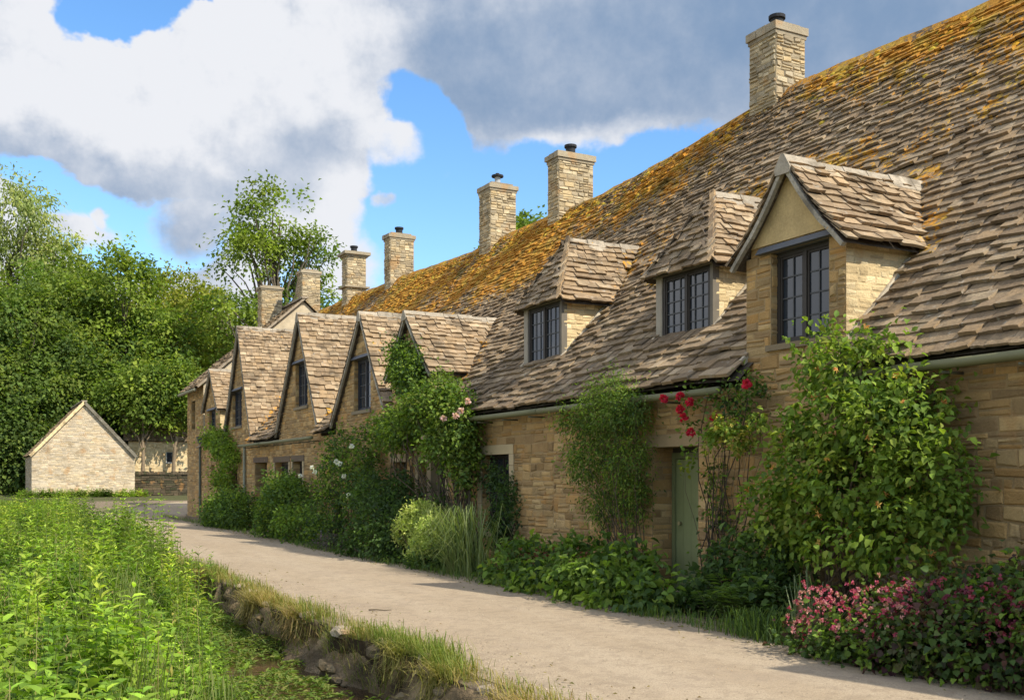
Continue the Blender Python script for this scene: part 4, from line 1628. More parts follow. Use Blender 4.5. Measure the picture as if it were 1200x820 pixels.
G_MID = [(0.1734, 0.2359, 0.0337), (0.1326, 0.1888, 0.0306), (0.2346, 0.2831, 0.0428), (0.102, 0.1604, 0.0337)]
G_DARK = [(0.0928, 0.1433, 0.0331), (0.1216, 0.179, 0.0365), (0.0751, 0.1193, 0.0331), (0.1658, 0.2088, 0.0398)]
G_YEL = [(0.255, 0.2805, 0.0455), (0.204, 0.2475, 0.039), (0.306, 0.2887, 0.052), (0.17, 0.2145, 0.039)]
G_WILLOW = [(0.315, 0.3525, 0.1275), (0.255, 0.3, 0.105), (0.375, 0.39, 0.135), (0.21, 0.255, 0.09)]
G_ORANGE = [(0.34, 0.2635, 0.0595), (0.272, 0.255, 0.051), (0.221, 0.238, 0.051)]


def at_tree(px, Y):
    p = wy(px, 560, Y)
    return (p[0], Y, float(height(p[0], Y)))


def hz(px, py, Y):
    return wy(px, py, Y)[2]


b0 = at_tree(322, 72)
H = hz(322, 203, 72) - b0[2]
tree("deciduous_tree", "tall airy tree standing alone behind the far chimneys", b0, H,
     [((0, 0, H * .86), (2.6, 2.6, 2.6)), ((-1.8, -.5, H * .72), (2.6, 2.6, 2.2)), ((2.0, .5, H * .74), (2.8, 2.6, 2.4)), ((-2.7, 0, H * .54), (2.6, 2.5, 2.0)),
      ((2.6, 0, H * .55), (3.0, 2.8, 2.4)), ((.2, 0, H * .52), (2.5, 2.5, 2.4)), ((-1.5, 0, H * .36), (3.0, 2.8, 2.6)), ((2.6, 0, H * .36), (3.0, 2.8, 2.6))],
     310, 58, .48, (.28, .18), G_MID, .42, limbs=110, shell=.30)
b0 = at_tree(8, 88)
H = hz(8, 203, 88) - b0[2]
tree("willow_tree", "pale yellow green willow at the left edge of the view", b0, H,
     [((0, 0, H * .86), (3.6, 3.4, 3.4)), ((3.0, 0, H * .72), (3.0, 3, 3.2)), ((-3.4, 0, H * .72), (4, 3, 4)), ((4.0, 0, H * .54), (3.0, 3, 3.0)), ((-1, 0, H * .5), (5, 4, 4)), ((-5, 0, H * .45), (4, 4, 4)), ((1, -1, H * .3), (5, 4, 4))],
     420, 80, .6, (.36, .14), G_WILLOW, .5, limbs=70, shell=.35, droop=.9)
wood = [  # px, Y, top y, half width m, colours, label
    (70, 80, 296, 6.0, G_MID, "broad dark green tree left of the barn apex, beyond its left eave"),
    (140, 78, 287, 5.0, G_MID, "bushy green tree rising just right of the barn apex"),
    (185, 84, 306, 4.6, G_YEL, "yellowish green tree midway between the barn and the end cottage"),
    (235, 82, 322, 4.2, G_YEL, "light green tree just left of the tall airy tree"),
    (262, 90, 340, 4.4, G_DARK, "dark tree half hidden behind the end cottage gables"),
    (20, 76, 330, 5.0, G_DARK, "dark rounded tree under the pale willow"),
    (-45, 78, 300, 6.0, G_MID, "green tree cut off by the left edge under the willow"),
    (218, 92, 318, 3.4, G_ORANGE, "thin tree with orange tinted leaves behind the yellowish tree"),
    (105, 95, 300, 5.0, G_DARK, "dark tree deep in the wood above the barn roof"),
]
for px, Y, ty, hw, cs, lab in wood:
    b0 = at_tree(px, Y)
    H = hz(px, ty, Y) - b0[2]
    bl = [((0, 0, H * .80), (hw * .62, hw * .6, H * .19)), ((-hw * .55, 0, H * .62), (hw * .62, hw * .6, H * .17)), ((hw * .55, -.4, H * .60), (hw * .62, hw * .6, H * .17)),
          ((0, -hw * .35, H * .48), (hw * .8, hw * .6, H * .17)), ((-hw * .5, 0, H * .36), (hw * .7, hw * .6, H * .14)), ((hw * .55, 0, H * .34), (hw * .7, hw * .6, H * .14))]
    tree("deciduous_tree", lab, b0, H, bl, int(330 * hw / 5), 66, .55, (.30, .19), cs, .32, limbs=46, shell=.5)
# thin trunks and low growth in the gap beside the far cottage
for px, Y, ty, lab in ((168, 71, 432, "slim tree with bare trunk beside the barn's right eave"), (207, 71, 425, "slim pale trunked tree in front of the far cottage")):
    b0 = at_tree(px, Y)
    H = hz(px, ty, Y) - b0[2]
    tree("slender_tree", lab, b0, H, [((0, 0, H * .85), (2.4, 2.2, 1.5)), ((-1.2, 0, H * .76), (1.8, 1.4, 1.0)), ((1.0, 0, H * .72), (1.6, 1.2, .8)), ((.2, -.4, H * .62), (2.2, 1.2, 1.0))], 110, 50, .45, (.26, .17), G_MID, .17, (0.22, 0.165, 0.105), 7, .4, "slim trees by the far cottage")
for px, Y, ty, hw, lab in ((14, 72, 470, 3.2, "dark round bush beyond the barn's left corner"), (-30, 74, 455, 4, "dark bush at the left edge beside the barn"),
                           (120, 76, 440, 4.4, "wide dark undergrowth behind the barn roof"), (60, 76, 440, 4.0, "dark undergrowth behind the barn's left slope")):
    b0 = at_tree(px, Y)
    H = hz(px, ty, Y) - b0[2]
    sh = empty("wild_shrub", b0, lab, "shrub", "shrubs behind the barn")
    mb = MB()
    B = [((b0[0] + o, b0[1], b0[2] + H * f), (hw * .6, hw * .5, H * .42)) for o, f in ((-hw * .5, .5), (hw * .5, .5), (0, .62), (0, .35))]
    foliage(mb, B, 170, 60, .42, (.28, .18), G_DARK, .5, None, b0[2])
    mb.build("foliage", M['leaf_far'], sh)
    mb = MB()
    for _ in range(5):
        mb.tube(branch_pts((b0[0] + rng.uniform(-.3, .3), b0[1], b0[2] - .1), (b0[0] + rng.uniform(-hw, hw) * .6, b0[1], b0[2] + H * .7), 6), .07, .02, (0.1, .08, .06), 5)
    mb.build("stems", M['bark'], sh)
for px, ty, Y, lab in ((628, 232, 52, "leafy treetop showing over the ridge between two chimneys"), (560, 318, 66, "small green treetop just clearing the mossy ridge")):
    b0 = at_tree(px, Y)
    H = hz(px, ty, Y) - b0[2]
    tree("deciduous_tree", lab, b0, H, [((0, 0, H * .86), (1.6, 1.6, H * .13)), ((-1.6, 0, H * .74), (1.8, 1.8, H * .13)), ((1.7, 0, H * .72), (1.8, 1.8, H * .13)), ((0, 0, H * .58), (2.6, 2.4, H * .16))], 130, 60, .42, (.27, .18), G_MID, .3, limbs=30)
# far wood closing the view
mb = MB()
B = []
for k in range(46):
    Y = rng.uniform(118, 150)
    px = rng.uniform(-160, 420)
    p = wy(px, 560, Y)
    B.append(((p[0], Y, float(height(p[0], Y)) + rng.uniform(2, 9)), (rng.uniform(5, 8), 5, rng.uniform(4, 7))))
foliage(mb, B, 1500, 26, 1.1, (.8, .55), G_DARK + G_MID, .6)
tag(mb.build("far_wood", M['leaf_far']), "dense dark wood filling the gaps behind the trees", "wood", None, "stuff")

# ------------------------------------------------------------------ wall plants
LG = [(0.162, 0.2418, 0.037), (0.1216, 0.195, 0.033), (0.2188, 0.2886, 0.0396), (0.0892, 0.1482, 0.0317)]
LD = [(0.079, 0.135, 0.0356), (0.0614, 0.1046, 0.0327), (0.1053, 0.1654, 0.0386), (0.0491, 0.081, 0.0327)]
LY = [(0.20, 0.27, 0.040), (0.15, 0.225, 0.035), (0.27, 0.30, 0.05), (0.11, 0.185, 0.03)]
XP = XW - 0.03


def pb(px, py, X, r):
    return (wp(px, py, X), r)


def bloom(parent, c, r, col, name="rose_bloom", n=26):
    mb = MB()
    c = np.array(c, float)
    d = unit(rng.normal(size=(n, 3)))
    pos = c + d * r * rng.uniform(.15, .55, (n, 1))
    cs = np.array(col) * rng.uniform(.7, 1.2, (n, 1))
    leaves(mb, pos, d + rng.normal(size=(n, 3)) * .4, rng.normal(size=(n, 3)), np.full(n, r * .9), np.full(n, r * 1.0), cs, 4, .3, .2)
    return mb.build(name, M['petal'], parent)


def plant(name, label, cat, blobs, K, m_, sig, leaf, cols, shell=.5, xmax=XP, form=4, stems=6, stem_r=.014, stem_col=(0.10, 0.075, 0.05), droop=.25, group=None, foot=None, zmin=.02, extra=None, outw=.6):
    c = np.mean([b_[0] for b_ in blobs], axis=0)
    f = foot if foot is not None else (c[0], c[1], 0)
    root = empty(name, tuple(float(q) for q in f), label, cat, group)
    mb = MB()
    cen = foliage(mb, blobs, K, m_, sig, leaf, cols, shell, xmax, zmin, form, droop, 1.0, outw)
    if extra:
        extra(mb)
    mb.build("foliage", M['leaf'], root)
    if stems:
        sb = MB()
        f = np.array(f, float)
        for k in rng.choice(len(cen), min(stems, len(cen)), replace=False):
            e = cen[k].copy()
            if xmax is not None:
                e[0] = min(e[0], xmax - .02)
            s_ = f + np.array([rng.uniform(-.06, .06), rng.uniform(-.15, .15), -.03])
            if xmax is not None:
                s_[0] = min(s_[0], xmax - .02)
            pts = branch_pts(s_, e, 8, .07)
            if xmax is not None:
                pts[:, 0] = np.minimum(pts[:, 0], xmax - .01)
            sb.tube(pts, stem_r, stem_r * .35, stem_col, 5)
        sb.build("stems", M['bark'], root)
    return root, cen


# big honeysuckle
hb = [pb(965, 420, 7.95, (.28, .30, .26)), pb(1000, 445, 7.88, (.30, .34, .32)), pb(975, 495, 7.8, (.36, .42, .36)), pb(940, 545, 7.78, (.36, .42, .38)), pb(1000, 560, 7.72, (.40, .52, .42)),
      pb(1050, 500, 7.80, (.42, .46, .42)), pb(1075, 470, 7.98, (.28, .30, .28)), pb(1085, 560, 7.82, (.40, .42, .45)), pb(1050, 620, 7.70, (.45, .5, .42)), pb(925, 610, 7.85, (.34, .40, .36)), pb(985, 630, 7.75, (.36, .5, .3)),
      pb(1030, 400, 8.0, (.18, .26, .14)), pb(900, 590, 7.85, (.25, .3, .3))]
root, cen = plant("honeysuckle", "big sunlit honeysuckle climbing to the pointed dormer beside the bare wall", "climbing plant", hb, 600, 17, .095, (.078, .05), LG + LY + LY[:2], .62, form=8, stems=30, foot=wp(985, 720, 8.2) * np.array([1, 1, 0]))
fl = MB()
for _ in range(60):
    c_ = cen[rng.integers(len(cen))] + np.array([-.08, -.05, .05])
    n = 12
    d_ = unit(rng.normal(size=(n, 3)))
    if c_[0] < XP - .1:
        leaves(fl, np.tile(c_, (n, 1)), d_, rng.normal(size=(n, 3)), np.full(n, .045), np.full(n, .016), np.array([(0.62, 0.25, 0.08), (0.65, 0.42, 0.12)])[rng.integers(2, size=n)], 4)
tag(fl.build("blossom", M['petal'], root), None, None, None, "stuff")
# long shoots
for px, py, px2, py2 in ((985, 420, 965, 372), (1010, 410, 1040, 392), (1000, 415, 1032, 402), (945, 425, 922, 398), (1090, 560, 1130, 545)):
    mb = MB()
    a, b_ = wp(px, py, 7.9), wp(px2, py2, 7.85)
    pts = branch_pts(a, b_, 7, .06)
    mb.tube(pts, .007, .003, (0.14, .13, .05), 4)
    n = 26
    k = rng.integers(1, 7, n)
    leaves(mb, pts[k] + rng.normal(size=(n, 3)) * .012, rng.normal(size=(n, 3)) + np.array([0, 0, .3]), rng.normal(size=(n, 3)) + np.array([0, 0, 1]), rng.uniform(.045, .075, n), rng.uniform(.03, .045, n), pick_cols(LY + LG, n), 8)
    mb.build("shoot", M['leaf'], root)

# heuchera and geranium bed
bed = [pb(x_, y_, X_, r_) for x_, y_, X_, r_ in ((965, 758, 6.75, (.30, .34, .24)), (1010, 752, 6.7, (.34, .36, .28)), (1060, 757, 6.75, (.36, .38, .30)), (1110, 757, 6.85, (.4, .38, .34)), (1160, 760, 6.9, (.4, .36, .36)), (1215, 750, 6.95, (.4, .36, .38)),
                                                   (1060, 724, 7.2, (.4, .45, .3)), (1120, 718, 7.35, (.4, .4, .34)), (1180, 716, 7.4, (.4, .4, .34)), (1240, 705, 7.4, (.4, .4, .36)), (1290, 745, 7.1, (.5, .5, .4)))]
root, cen = plant("geranium_bed", "low bed of pink flowering geraniums and dark leaves at the near right corner", "flower bed", bed, 1000, 14, .075, (.055, .055), LD + LG[:2] + [(.10, .05, .04), (.08, .035, .04)], .6, xmax=XP, form=8, stems=0, droop=.1)
fl = MB()
for _ in range(330):
    px_, py_ = rng.uniform(928, 1070), rng.uniform(684, 748)
    c_ = wp(px_, py_ + 0.1 * (1070 - px_) * .3, rng.uniform(6.4, 6.95)) + rng.normal(size=3) * .04
    n = 7
    d_ = unit(rng.normal(size=(n, 3)) + np.array([-.2, -.3, .5]))
    col_ = np.array([(0.50, 0.10, 0.17), (0.56, 0.19, 0.23), (0.40, 0.06, 0.11), (0.58, 0.30, 0.27)])[rng.integers(4)]
    leaves(fl, np.tile(c_, (n, 1)), d_, rng.normal(size=(n, 3)), np.full(n, .026), np.full(n, .022), np.tile(col_, (n, 1)) * rng.uniform(.8, 1.15, (n, 1)), 4)
for _ in range(560):
    c_ = wp(rng.uniform(1050, 1230), rng.uniform(684, 750), rng.uniform(6.7, 7.4)) + rng.normal(size=3) * .05
    n = 5
    leaves(fl, np.tile(c_, (n, 1)), rng.normal(size=(n, 3)), rng.normal(size=(n, 3)), np.full(n, .03), np.full(n, .024), np.tile(np.array([(0.30, 0.06, 0.09), (0.17, 0.035, 0.06)])[rng.integers(2)], (n, 1)), 4)
tag(fl.build("blossom", M['petal'], root), None, None, None, "stuff")

# iris-like blades by the bed
ir = wp(942, 740, 7.0)
ir[2] = 0
root = empty("iris_clump", tuple(ir), "upright clump of grey green iris blades beside the pink flowers", "plant")
mb = MB()
n = 60
blades(mb, ir + np.concatenate([rng.normal(size=(n, 2)) * .09, np.zeros((n, 1))], 1), rng.uniform(.35, .85, n), rand_dir2(n, .42), np.full(n, .013), pick_cols([(0.12, .16, .07), (.17, .2, .10), (.08, .12, .05)], n))
mb.build("blades", M['grass'], root)

# fern and shade plants by the door
fn = wp(870, 700, 7.5)
fn[2] = 0
root = empty("fern", tuple(fn), "dark arching fern at the foot of the wall right of the green door", "fern")
mb = MB()
for k in range(34):
    a = rng.uniform(0, 2 * np.pi)
    L = rng.uniform(.5, 1.0)
    s_ = fn + np.array([rng.uniform(-.2, .2), rng.uniform(-.45, .45), 0])
    tt_ = np.linspace(0, 1, 15)
    hz_ = np.stack([np.cos(a) * tt_ * L * .55, np.sin(a) * tt_ * L * .55, L * (1.25 * tt_ - .75 * tt_ ** 2.2)], -1)
    pts = s_ + hz_
    pts[:, 0] = np.minimum(pts[:, 0], XP - .05)
    mb.tube(pts, .006, .002, (.08, .09, .03), 4)
    dv = unit(np.gradient(pts, axis=0))
    sd = unit(np.cross(dv, np.array([0, 0, 1.0])))
    for sg in (-1, 1):
        ln_ = .15 * np.sin(np.pi * np.clip(tt_ * .85 + .15, 0, 1)) * L + .02
        leaves(mb, pts, sd * sg + dv * .5, np.tile([0, 0, 1.0], (15, 1)), ln_, ln_ * .32, pick_cols(LD + LG[:2], 15), 4, .1, .25)
mb.build("fronds", M['leaf'], root)
db = [pb(812, 712, 7.6, (.3, .3, .22)), pb(835, 690, 7.75, (.3, .35, .3)), pb(905, 700, 7.5, (.3, .36, .32)), pb(900, 660, 7.8, (.3, .35, .35)), pb(860, 660, 8.0, (.25, .3, .35))]
plant("shade_plant", "dark leafy plants crowding the foot of the wall by the green door", "plant", db, 200, 14, .085, (.085, .055), LD, .5, form=8, stems=10, droop=.1)
gb = wp(895, 745, 6.95)
gb[2] = 0
root = empty("grass_tuft", tuple(gb), "arching dark grass tuft at the lane edge left of the pink flowers", "grass tuft")
mb = MB()
n = 420
blades(mb, gb + np.concatenate([rng.normal(size=(n, 2)) * np.array([.13, .28]), np.zeros((n, 1))], 1), rng.uniform(.15, .38, n), rand_dir2(n, .3), np.full(n, .009), pick_cols(LD + LG[:2], n))
mb.build("blades", M['grass'], root)

# red climbing rose over the door
rb = [pb(815, 468, 8.1, (.12, .22, .12)), pb(850, 462, 8.15, (.14, .3, .14)), pb(880, 455, 8.15, (.14, .2, .18)), pb(815, 500, 8.1, (.10, .14, .14)), pb(870, 490, 8.15, (.12, .3, .16)), pb(845, 600, 8.25, (.08, .2, .35)), pb(840, 555, 8.25, (.08, .15, .2))]
root, cen = plant("red_rose", "climbing rose with crimson blooms trained over the green door", "climbing rose", rb, 120, 9, .07, (.055, .036), LD + LG, .3, form=8, stems=16, stem_r=.012, stem_col=(0.07, .055, .04), foot=wp(838, 690, 8.25) * np.array([1, 1, 0]))
for px, py in ((778, 467), (797, 464), (797, 480), (801, 489), (810, 506), (838, 490), (875, 450), (808, 470)):
    bloom(root, wp(px, py, 7.92), .056, (0.55, 0.022, 0.055))
yb = [pb(850, 500, 7.85, (.12, .24, .11)), pb(868, 515, 7.85, (.14, .2, .13)), pb(835, 515, 7.85, (.10, .16, .09)), pb(890, 495, 7.9, (.08, .12, .08)), pb(812, 535, 7.85, (.05, .08, .06)), pb(803, 548, 7.82, (.04, .05, .05))]
root, cen = plant("yellow_honeysuckle", "pale yellow green sprays hanging under the red roses by the door head", "climbing plant", yb, 90, 9, .05, (.058, .04), LY + [(.36, .30, .06)], .3, form=8, stems=12, stem_r=.006, foot=wp(845, 690, 8.25) * np.array([1, 1, 0]))

# feathery climber left of the door
cb = [pb(700, 490, 8.0, (.28, .5, .32)), pb(735, 480, 8.0, (.28, .42, .30)), pb(690, 535, 8.0, (.26, .45, .36)), pb(735, 540, 8.05, (.24, .45, .38)), pb(705, 590, 8.1, (.2, .35, .3)), pb(712, 455, 8.0, (.2, .35, .16)), pb(745, 585, 8.15, (.14, .25, .28)), pb(672, 490, 8.15, (.12, .3, .2))]
plant("jasmine", "feathery green climber hanging on the wall left of the green door", "climbing plant", cb, 520, 26, .10, (.055, .020), LG + [(.14, .17, .05), (.05, .09, .03)], .45, stems=26, stem_r=.009, droop=.5, foot=wp(745, 690, 8.22) * np.array([1, 1, 0]))
# low leafy bed
lb = [pb(x_, y_, X_, r_) for x_, y_, X_, r_ in ((600, 680, 7.2, (.4, .5, .3)), (640, 688, 7.1, (.4, .5, .34)), (685, 690, 7.0, (.42, .5, .36)), (730, 695, 7.0, (.4, .45, .33)), (765, 698, 7.15, (.3, .3, .28)), (620, 660, 7.7, (.4, .6, .35)), (680, 662, 7.7, (.4, .6, .36)), (730, 668, 7.7, (.4, .5, .34)))]


def red_tops(mb_):
    n = 900
    p = np.stack([wp(rng.uniform(585, 690), rng.uniform(645, 672), rng.uniform(7.3, 7.9)) for _ in range(n)]) + rng.normal(size=(n, 3)) * .05
    leaves(mb_, p, rng.normal(size=(n, 3)), rng.normal(size=(n, 3)) + np.array([0, 0, .5]), np.full(n, .05), np.full(n, .03), pick_cols([(.16, .05, .04), (.22, .08, .05), (.1, .05, .03)], n), 4)


plant("hosta_bed", "low bed of glossy green leaves under the feathery climber, reddish at one end", "flower bed", lb, 500, 12, .08, (.11, .066), LG + LD[:2], .6, form=8, stems=0, droop=.45, extra=red_tops)

# tall grass clump
gcl = wp(545, 688, 7.3)
gcl[2] = 0
root = empty("ornamental_grass", tuple(gcl), "tall arching clump of pale green strap leaves below the leafy window", "grass clump")
mb = MB()
n = 520
blades(mb, gcl + np.concatenate([rng.normal(size=(n, 2)) * np.array([.16, .38]), np.zeros((n, 1))], 1), rng.uniform(.35, 1.35, n), rand_dir2(n, .95) + np.array([-.15, 0]), rng.uniform(.012, .022, n), pick_cols([(.20, .24, .085), (.15, .20, .06), (.26, .29, .12), (.10, .15, .05)], n), 1.3)
mb.build("blades", M['grass'], root)

# ivy in the window
plant("ivy", "dark ivy trailing over the stone framed window beside the tall grass clump", "ivy", [pb(580, 560, 8.3, (.10, .3, .3)), pb(595, 580, 8.3, (.10, .26, .42)), pb(585, 620, 8.2, (.14, .3, .4)), pb(605, 600, 8.3, (.08, .14, .3))], 170, 16, .07, (.06, .042), LD + [(.05, .08, .05)], .3, stems=12, foot=wp(588, 680, 8.25) * np.array([1, 1, 0]))

# pale euphorbia mound
plant("spurge", "rounded pale lime green shrub left of the tall grass clump", "shrub", [pb(492, 605, 7.35, (.26, .36, .22)), pb(478, 622, 7.2, (.24, .34, .24)), pb(508, 628, 7.2, (.24, .3, .28)), pb(495, 645, 7.2, (.22, .34, .25))], 330, 24, .05, (.055, .026), [(.42, .47, .12), (.34, .42, .10), (.48, .50, .16)], .8, stems=14, droop=-.2)
plant("shade_plant", "dark low growth under the pale lime green shrub", "plant", [pb(500, 665, 7.15, (.34, .5, .24)), pb(470, 665, 7.2, (.36, .5, .28)), pb(512, 600, 7.9, (.25, .3, .3)), pb(530, 665, 7.35, (.3, .3, .3))], 190, 16, .09, (.08, .05), LD, .5, stems=10, droop=.1)

# big pink climbing rose
pr = [pb(500, 480, 7.85, (.34, .75, .42)), pb(530, 480, 7.9, (.30, .55, .40)), pb(475, 500, 7.8, (.35, .8, .45)), pb(520, 520, 7.85, (.32, .6, .42)), pb(455, 505, 7.9, (.3, .6, .35)), pb(540, 505, 7.95, (.25, .45, .45)), pb(545, 545, 8.05, (.2, .3, .4)), pb(515, 455, 8.0, (.22, .5, .22))]
root, cen = plant("pink_rose", "large rambling rose with pale pink blooms spread under the leafy gable", "climbing rose", pr, 700, 20, .11, (.08, .05), LG + LD[:1] + [(.15, .17, .04)], .5, form=4, stems=30, stem_r=.016, foot=wp(543, 680, 8.1) * np.array([1, 1, 0]))
for px, py in ((540, 481), (534, 487), (497, 513), (520, 490), (548, 470)):
    bloom(root, wp(px, py, 7.6), .055, (0.75, 0.50, 0.48))
mb = MB()
for k in range(7):
    a = wp(545 + rng.uniform(-8, 10), 690, 8.1)
    a[2] = 0
    pts = branch_pts(a, wp(540 + rng.uniform(-14, 14), 520, 8.15), 10, .08)
    pts[:, 0] = np.minimum(pts[:, 0], XP - .03)
    mb.tube(pts, .035, .015, (0.10, 0.08, 0.055), 6)
mb.build("trunk", M['bark'], root)
plant("gable_vine", "green vine covering the front of the small pointed gable", "climbing plant", [pb(472, 425, 8.15, (.16, .55, .42)), pb(478, 445, 8.1, (.18, .7, .4)), pb(466, 412, 8.2, (.10, .25, .22)), pb(490, 430, 8.2, (.12, .3, .35))], 230, 20, .1, (.075, .05), LG + [(.06, .10, .05)], .35, stems=12, foot=wp(470, 640, 8.25) * np.array([1, 1, 0]))

# dark shrubs
plant("laurel_shrub", "dark glossy shrub against the wall left of the lime green shrub", "shrub", [pb(445, 610, 7.3, (.5, .85, .45)), pb(430, 640, 7.2, (.5, .8, .4)), pb(462, 630, 7.2, (.45, .6, .5)), pb(440, 580, 7.6, (.4, .8, .4)), pb(470, 585, 7.8, (.3, .5, .5))], 380, 20, .12, (.085, .05), LD + [(.05, .085, .028)], .5, stems=20)
root, cen = plant("white_rose", "rose bush with white blooms climbing between the two steep gables", "climbing rose", [pb(395, 560, 7.8, (.4, .9, .6)), pb(420, 560, 7.8, (.4, .8, .6)), pb(385, 600, 7.5, (.45, .8, .5)), pb(400, 520, 8.0, (.25, .8, .35)), pb(380, 625, 7.3, (.4, .7, .3)), pb(428, 520, 8.0, (.25, .5, .4))], 330, 18, .12, (.085, .05), LD + LG[:3], .45, stems=24)
for px, py in ((412, 523), (398, 543), (403, 558), (366, 548), (369, 553), (352, 557), (394, 541), (408, 580)):
    bloom(root, wp(px, py, 7.3), .052, (0.80, 0.78, 0.74))
plant("box_shrub", "rounded sunlit green shrub below the two dark windows", "shrub", [pb(335, 590, 7.45, (.55, 1.1, .6)), pb(320, 610, 7.3, (.5, .8, .5)), pb(350, 615, 7.3, (.5, .8, .5)), pb(330, 570, 7.6, (.4, .8, .35))], 420, 22, .12, (.09, .055), LG + LD[:2], .65, stems=16)
plant("box_shrub", "rounded green shrub standing by the end cottage door at the lane's bend", "shrub", [pb(266, 598, 7.5, (.6, 1.4, .55)), pb(258, 605, 7.4, (.5, 1.1, .5)), pb(278, 600, 7.5, (.5, 1.0, .6))], 380, 22, .13, (.10, .06), LG + LD[:2], .65, stems=16)
plant("wall_vine", "light green vine on the end cottage wall above the rounded shrub", "climbing plant", [pb(258, 520, 8.1, (.2, 1.2, .45)), pb(248, 512, 8.1, (.2, .8, .3)), pb(270, 535, 8.15, (.15, .9, .4)), pb(262, 560, 8.0, (.2, .8, .4))], 180, 20, .15, (.11, .07), LG + LY[:1], .4, stems=12)
plant("thistle_patch", "small mauve tinted flower patch at the lane edge below the white rose", "flower patch", [pb(388, 635, 7.0, (.2, .5, .12)), pb(375, 640, 7.0, (.15, .3, .1))], 70, 14, .07, (.06, .03), [(.16, .10, .16), (.10, .12, .06), (.06, .09, .03)], .4, stems=4)

# grass at the wall foot
mb = MB()
for y0_, y1_, x_, n in ((3.5, 6.6, 6.75, 3200), (6.4, 9.8, 6.75, 900), (11, 24, 6.75, 1300), (24, 44, 7.0, 1400)):
    ny_ = rng.uniform(y0_, y1_, n)
    base = np.stack([x_ + np.abs(rng.normal(size=n)) * .22 + .08 * n1d(ny_ * 2), ny_, np.full(n, .0)], -1)
    blades(mb, base, rng.uniform(.05, .2, n), rand_dir2(n, .12), np.full(n, .007), pick_cols(LG + LD + [(.2, .19, .07)], n))
tag(mb.build("border_grass", M['grass']), "short dark grass along the foot of the cottage walls", "grass", None, "stuff")

# ------------------------------------------------------------------ stream bank, verge and weeds
mb = MB()
BANK = [(0.13, 0.092, 0.055), (0.10, 0.07, 0.042), (0.17, 0.12, 0.075), (0.075, 0.055, 0.035), (0.20, 0.15, 0.10)]
bank = empty("stream_bank", (3.45, 12, -.7), "rough earth and stone bank edging the stream below the lane", "bank")
bm_ = MB()
yb_ = np.arange(3, 34, .045)
zb_ = np.linspace(-.95, -.004, 20)
pv = []
for zz in zb_:
    for yy in yb_:
        dz_ = mnoise.noise((yy * 2.6, zz * 4.0, .5)) * .14 + mnoise.noise((yy * 7, zz * 10, 3.5)) * .045 + mnoise.noise((yy * 19, zz * 24, 7.5)) * .018
        pv.append((bank_x(yy) + .03 - (.46 + .22 * n1d(yy * 1.9, 3.0)) * (-zz) + dz_ * (1 - .7 * (zz > -.03)), yy + dz_ * .3, zz + .35 * dz_ * (zz < -.08)))
pv = np.array(pv)
cv = np.array([np.array((0.17, 0.122, 0.074)) * (1 + 1.1 * mnoise.noise((p_[1] * 3, p_[2] * 5, 2.0))) + (np.array((.05, .035, .015)) if p_[2] > -.25 else 0) for p_ in pv])
ib = np.arange(len(pv)).reshape(len(zb_), len(yb_))
bm_.add(pv, np.clip(cv, .03, .4), None, np.stack([ib[:-1, :-1], ib[1:, :-1], ib[1:, 1:], ib[:-1, 1:]], -1).reshape(-1, 4))
bm_.build("earth_face", M['soil'], bank, True)
import bmesh


def rock(c, r, col, mb_):
    bmx = bmesh.new()
    bmesh.ops.create_icosphere(bmx, subdivisions=2, radius=1)
    seed_ = rng.uniform(0, 50)
    vv = np.array([v_.co[:] for v_ in bmx.verts])
    vv = vv * (1 + .4 * np.array([mnoise.noise(Vector(q * 1.2) + Vector((seed_, 0, 0))) for q in vv]))[:, None]
    ff = [[v_.index for v_ in f_.verts] for f_ in bmx.faces]
    bmx.free()
    mb_.add(vv * np.array(r) + np.array(c), col, ff)


for k in range(60):
    y_ = 4.5 + 16 * rng.random() ** 1.3
    z_ = rng.uniform(-.62, -.05)
    r_ = rng.uniform(.03, .095)
    sm_ = MB()
    rock((bank_x(y_) + .02 - .46 * (-z_), y_, z_), (r_ * .9, r_ * rng.uniform(1, 2), r_ * rng.uniform(.5, .8)), np.array((.155, .118, .07)) * rng.uniform(.6, 1.4), sm_)
    sm_.build("embedded_stone", M['stone'], bank)
tf_ = MB()
n = 3400
ty_ = 4 + 16 * rng.random(n) ** 1.2
tz_ = -rng.random(n) * .42
kk = np.array([mnoise.noise((a_ * 1.6, b_ * 3, 3.3)) for a_, b_ in zip(ty_, tz_)]) > -.02
ty_, tz_ = ty_[kk], tz_[kk]
n = len(ty_)
blades(tf_, np.stack([bank_x(ty_) + .0 + .46 * tz_, ty_, tz_], -1), rng.uniform(.03, .12, n), np.stack([-rng.uniform(.02, .1, n), rng.normal(size=n) * .05], -1), np.full(n, .008), pick_cols([(.16, .20, .045), (.22, .22, .06), (.11, .15, .035), (.30, .24, .09)], n))
tag(tf_.build("bank_turf", M['grass'], bank), "short green tufts on the sloping bank", None, None, "stuff")
hb_ = MB()
n = 5200
ny_ = 4 + 17 * rng.random(n) ** 1.2
w_ = (np.sin(ny_ * 2.3) + np.sin(ny_ * 5.1 + 1) + rng.normal(size=n) * .5) > .35
ny_ = ny_[w_]
n = len(ny_)
base = np.stack([bank_x(ny_) - .02 + rng.normal(size=n) * .04, ny_, -.02 - rng.random(n) ** 2 * .25], -1)
ln_ = -rng.uniform(.12, .48, n)
blades(hb_, base, ln_, np.stack([-rng.uniform(.02, .16, n), rng.normal(size=n) * .06], -1), np.full(n, .007), pick_cols([(.26, .17, .075), (.19, .12, .055), (.33, .24, .11), (.12, .08, .04), (.14, .13, .04)], n))
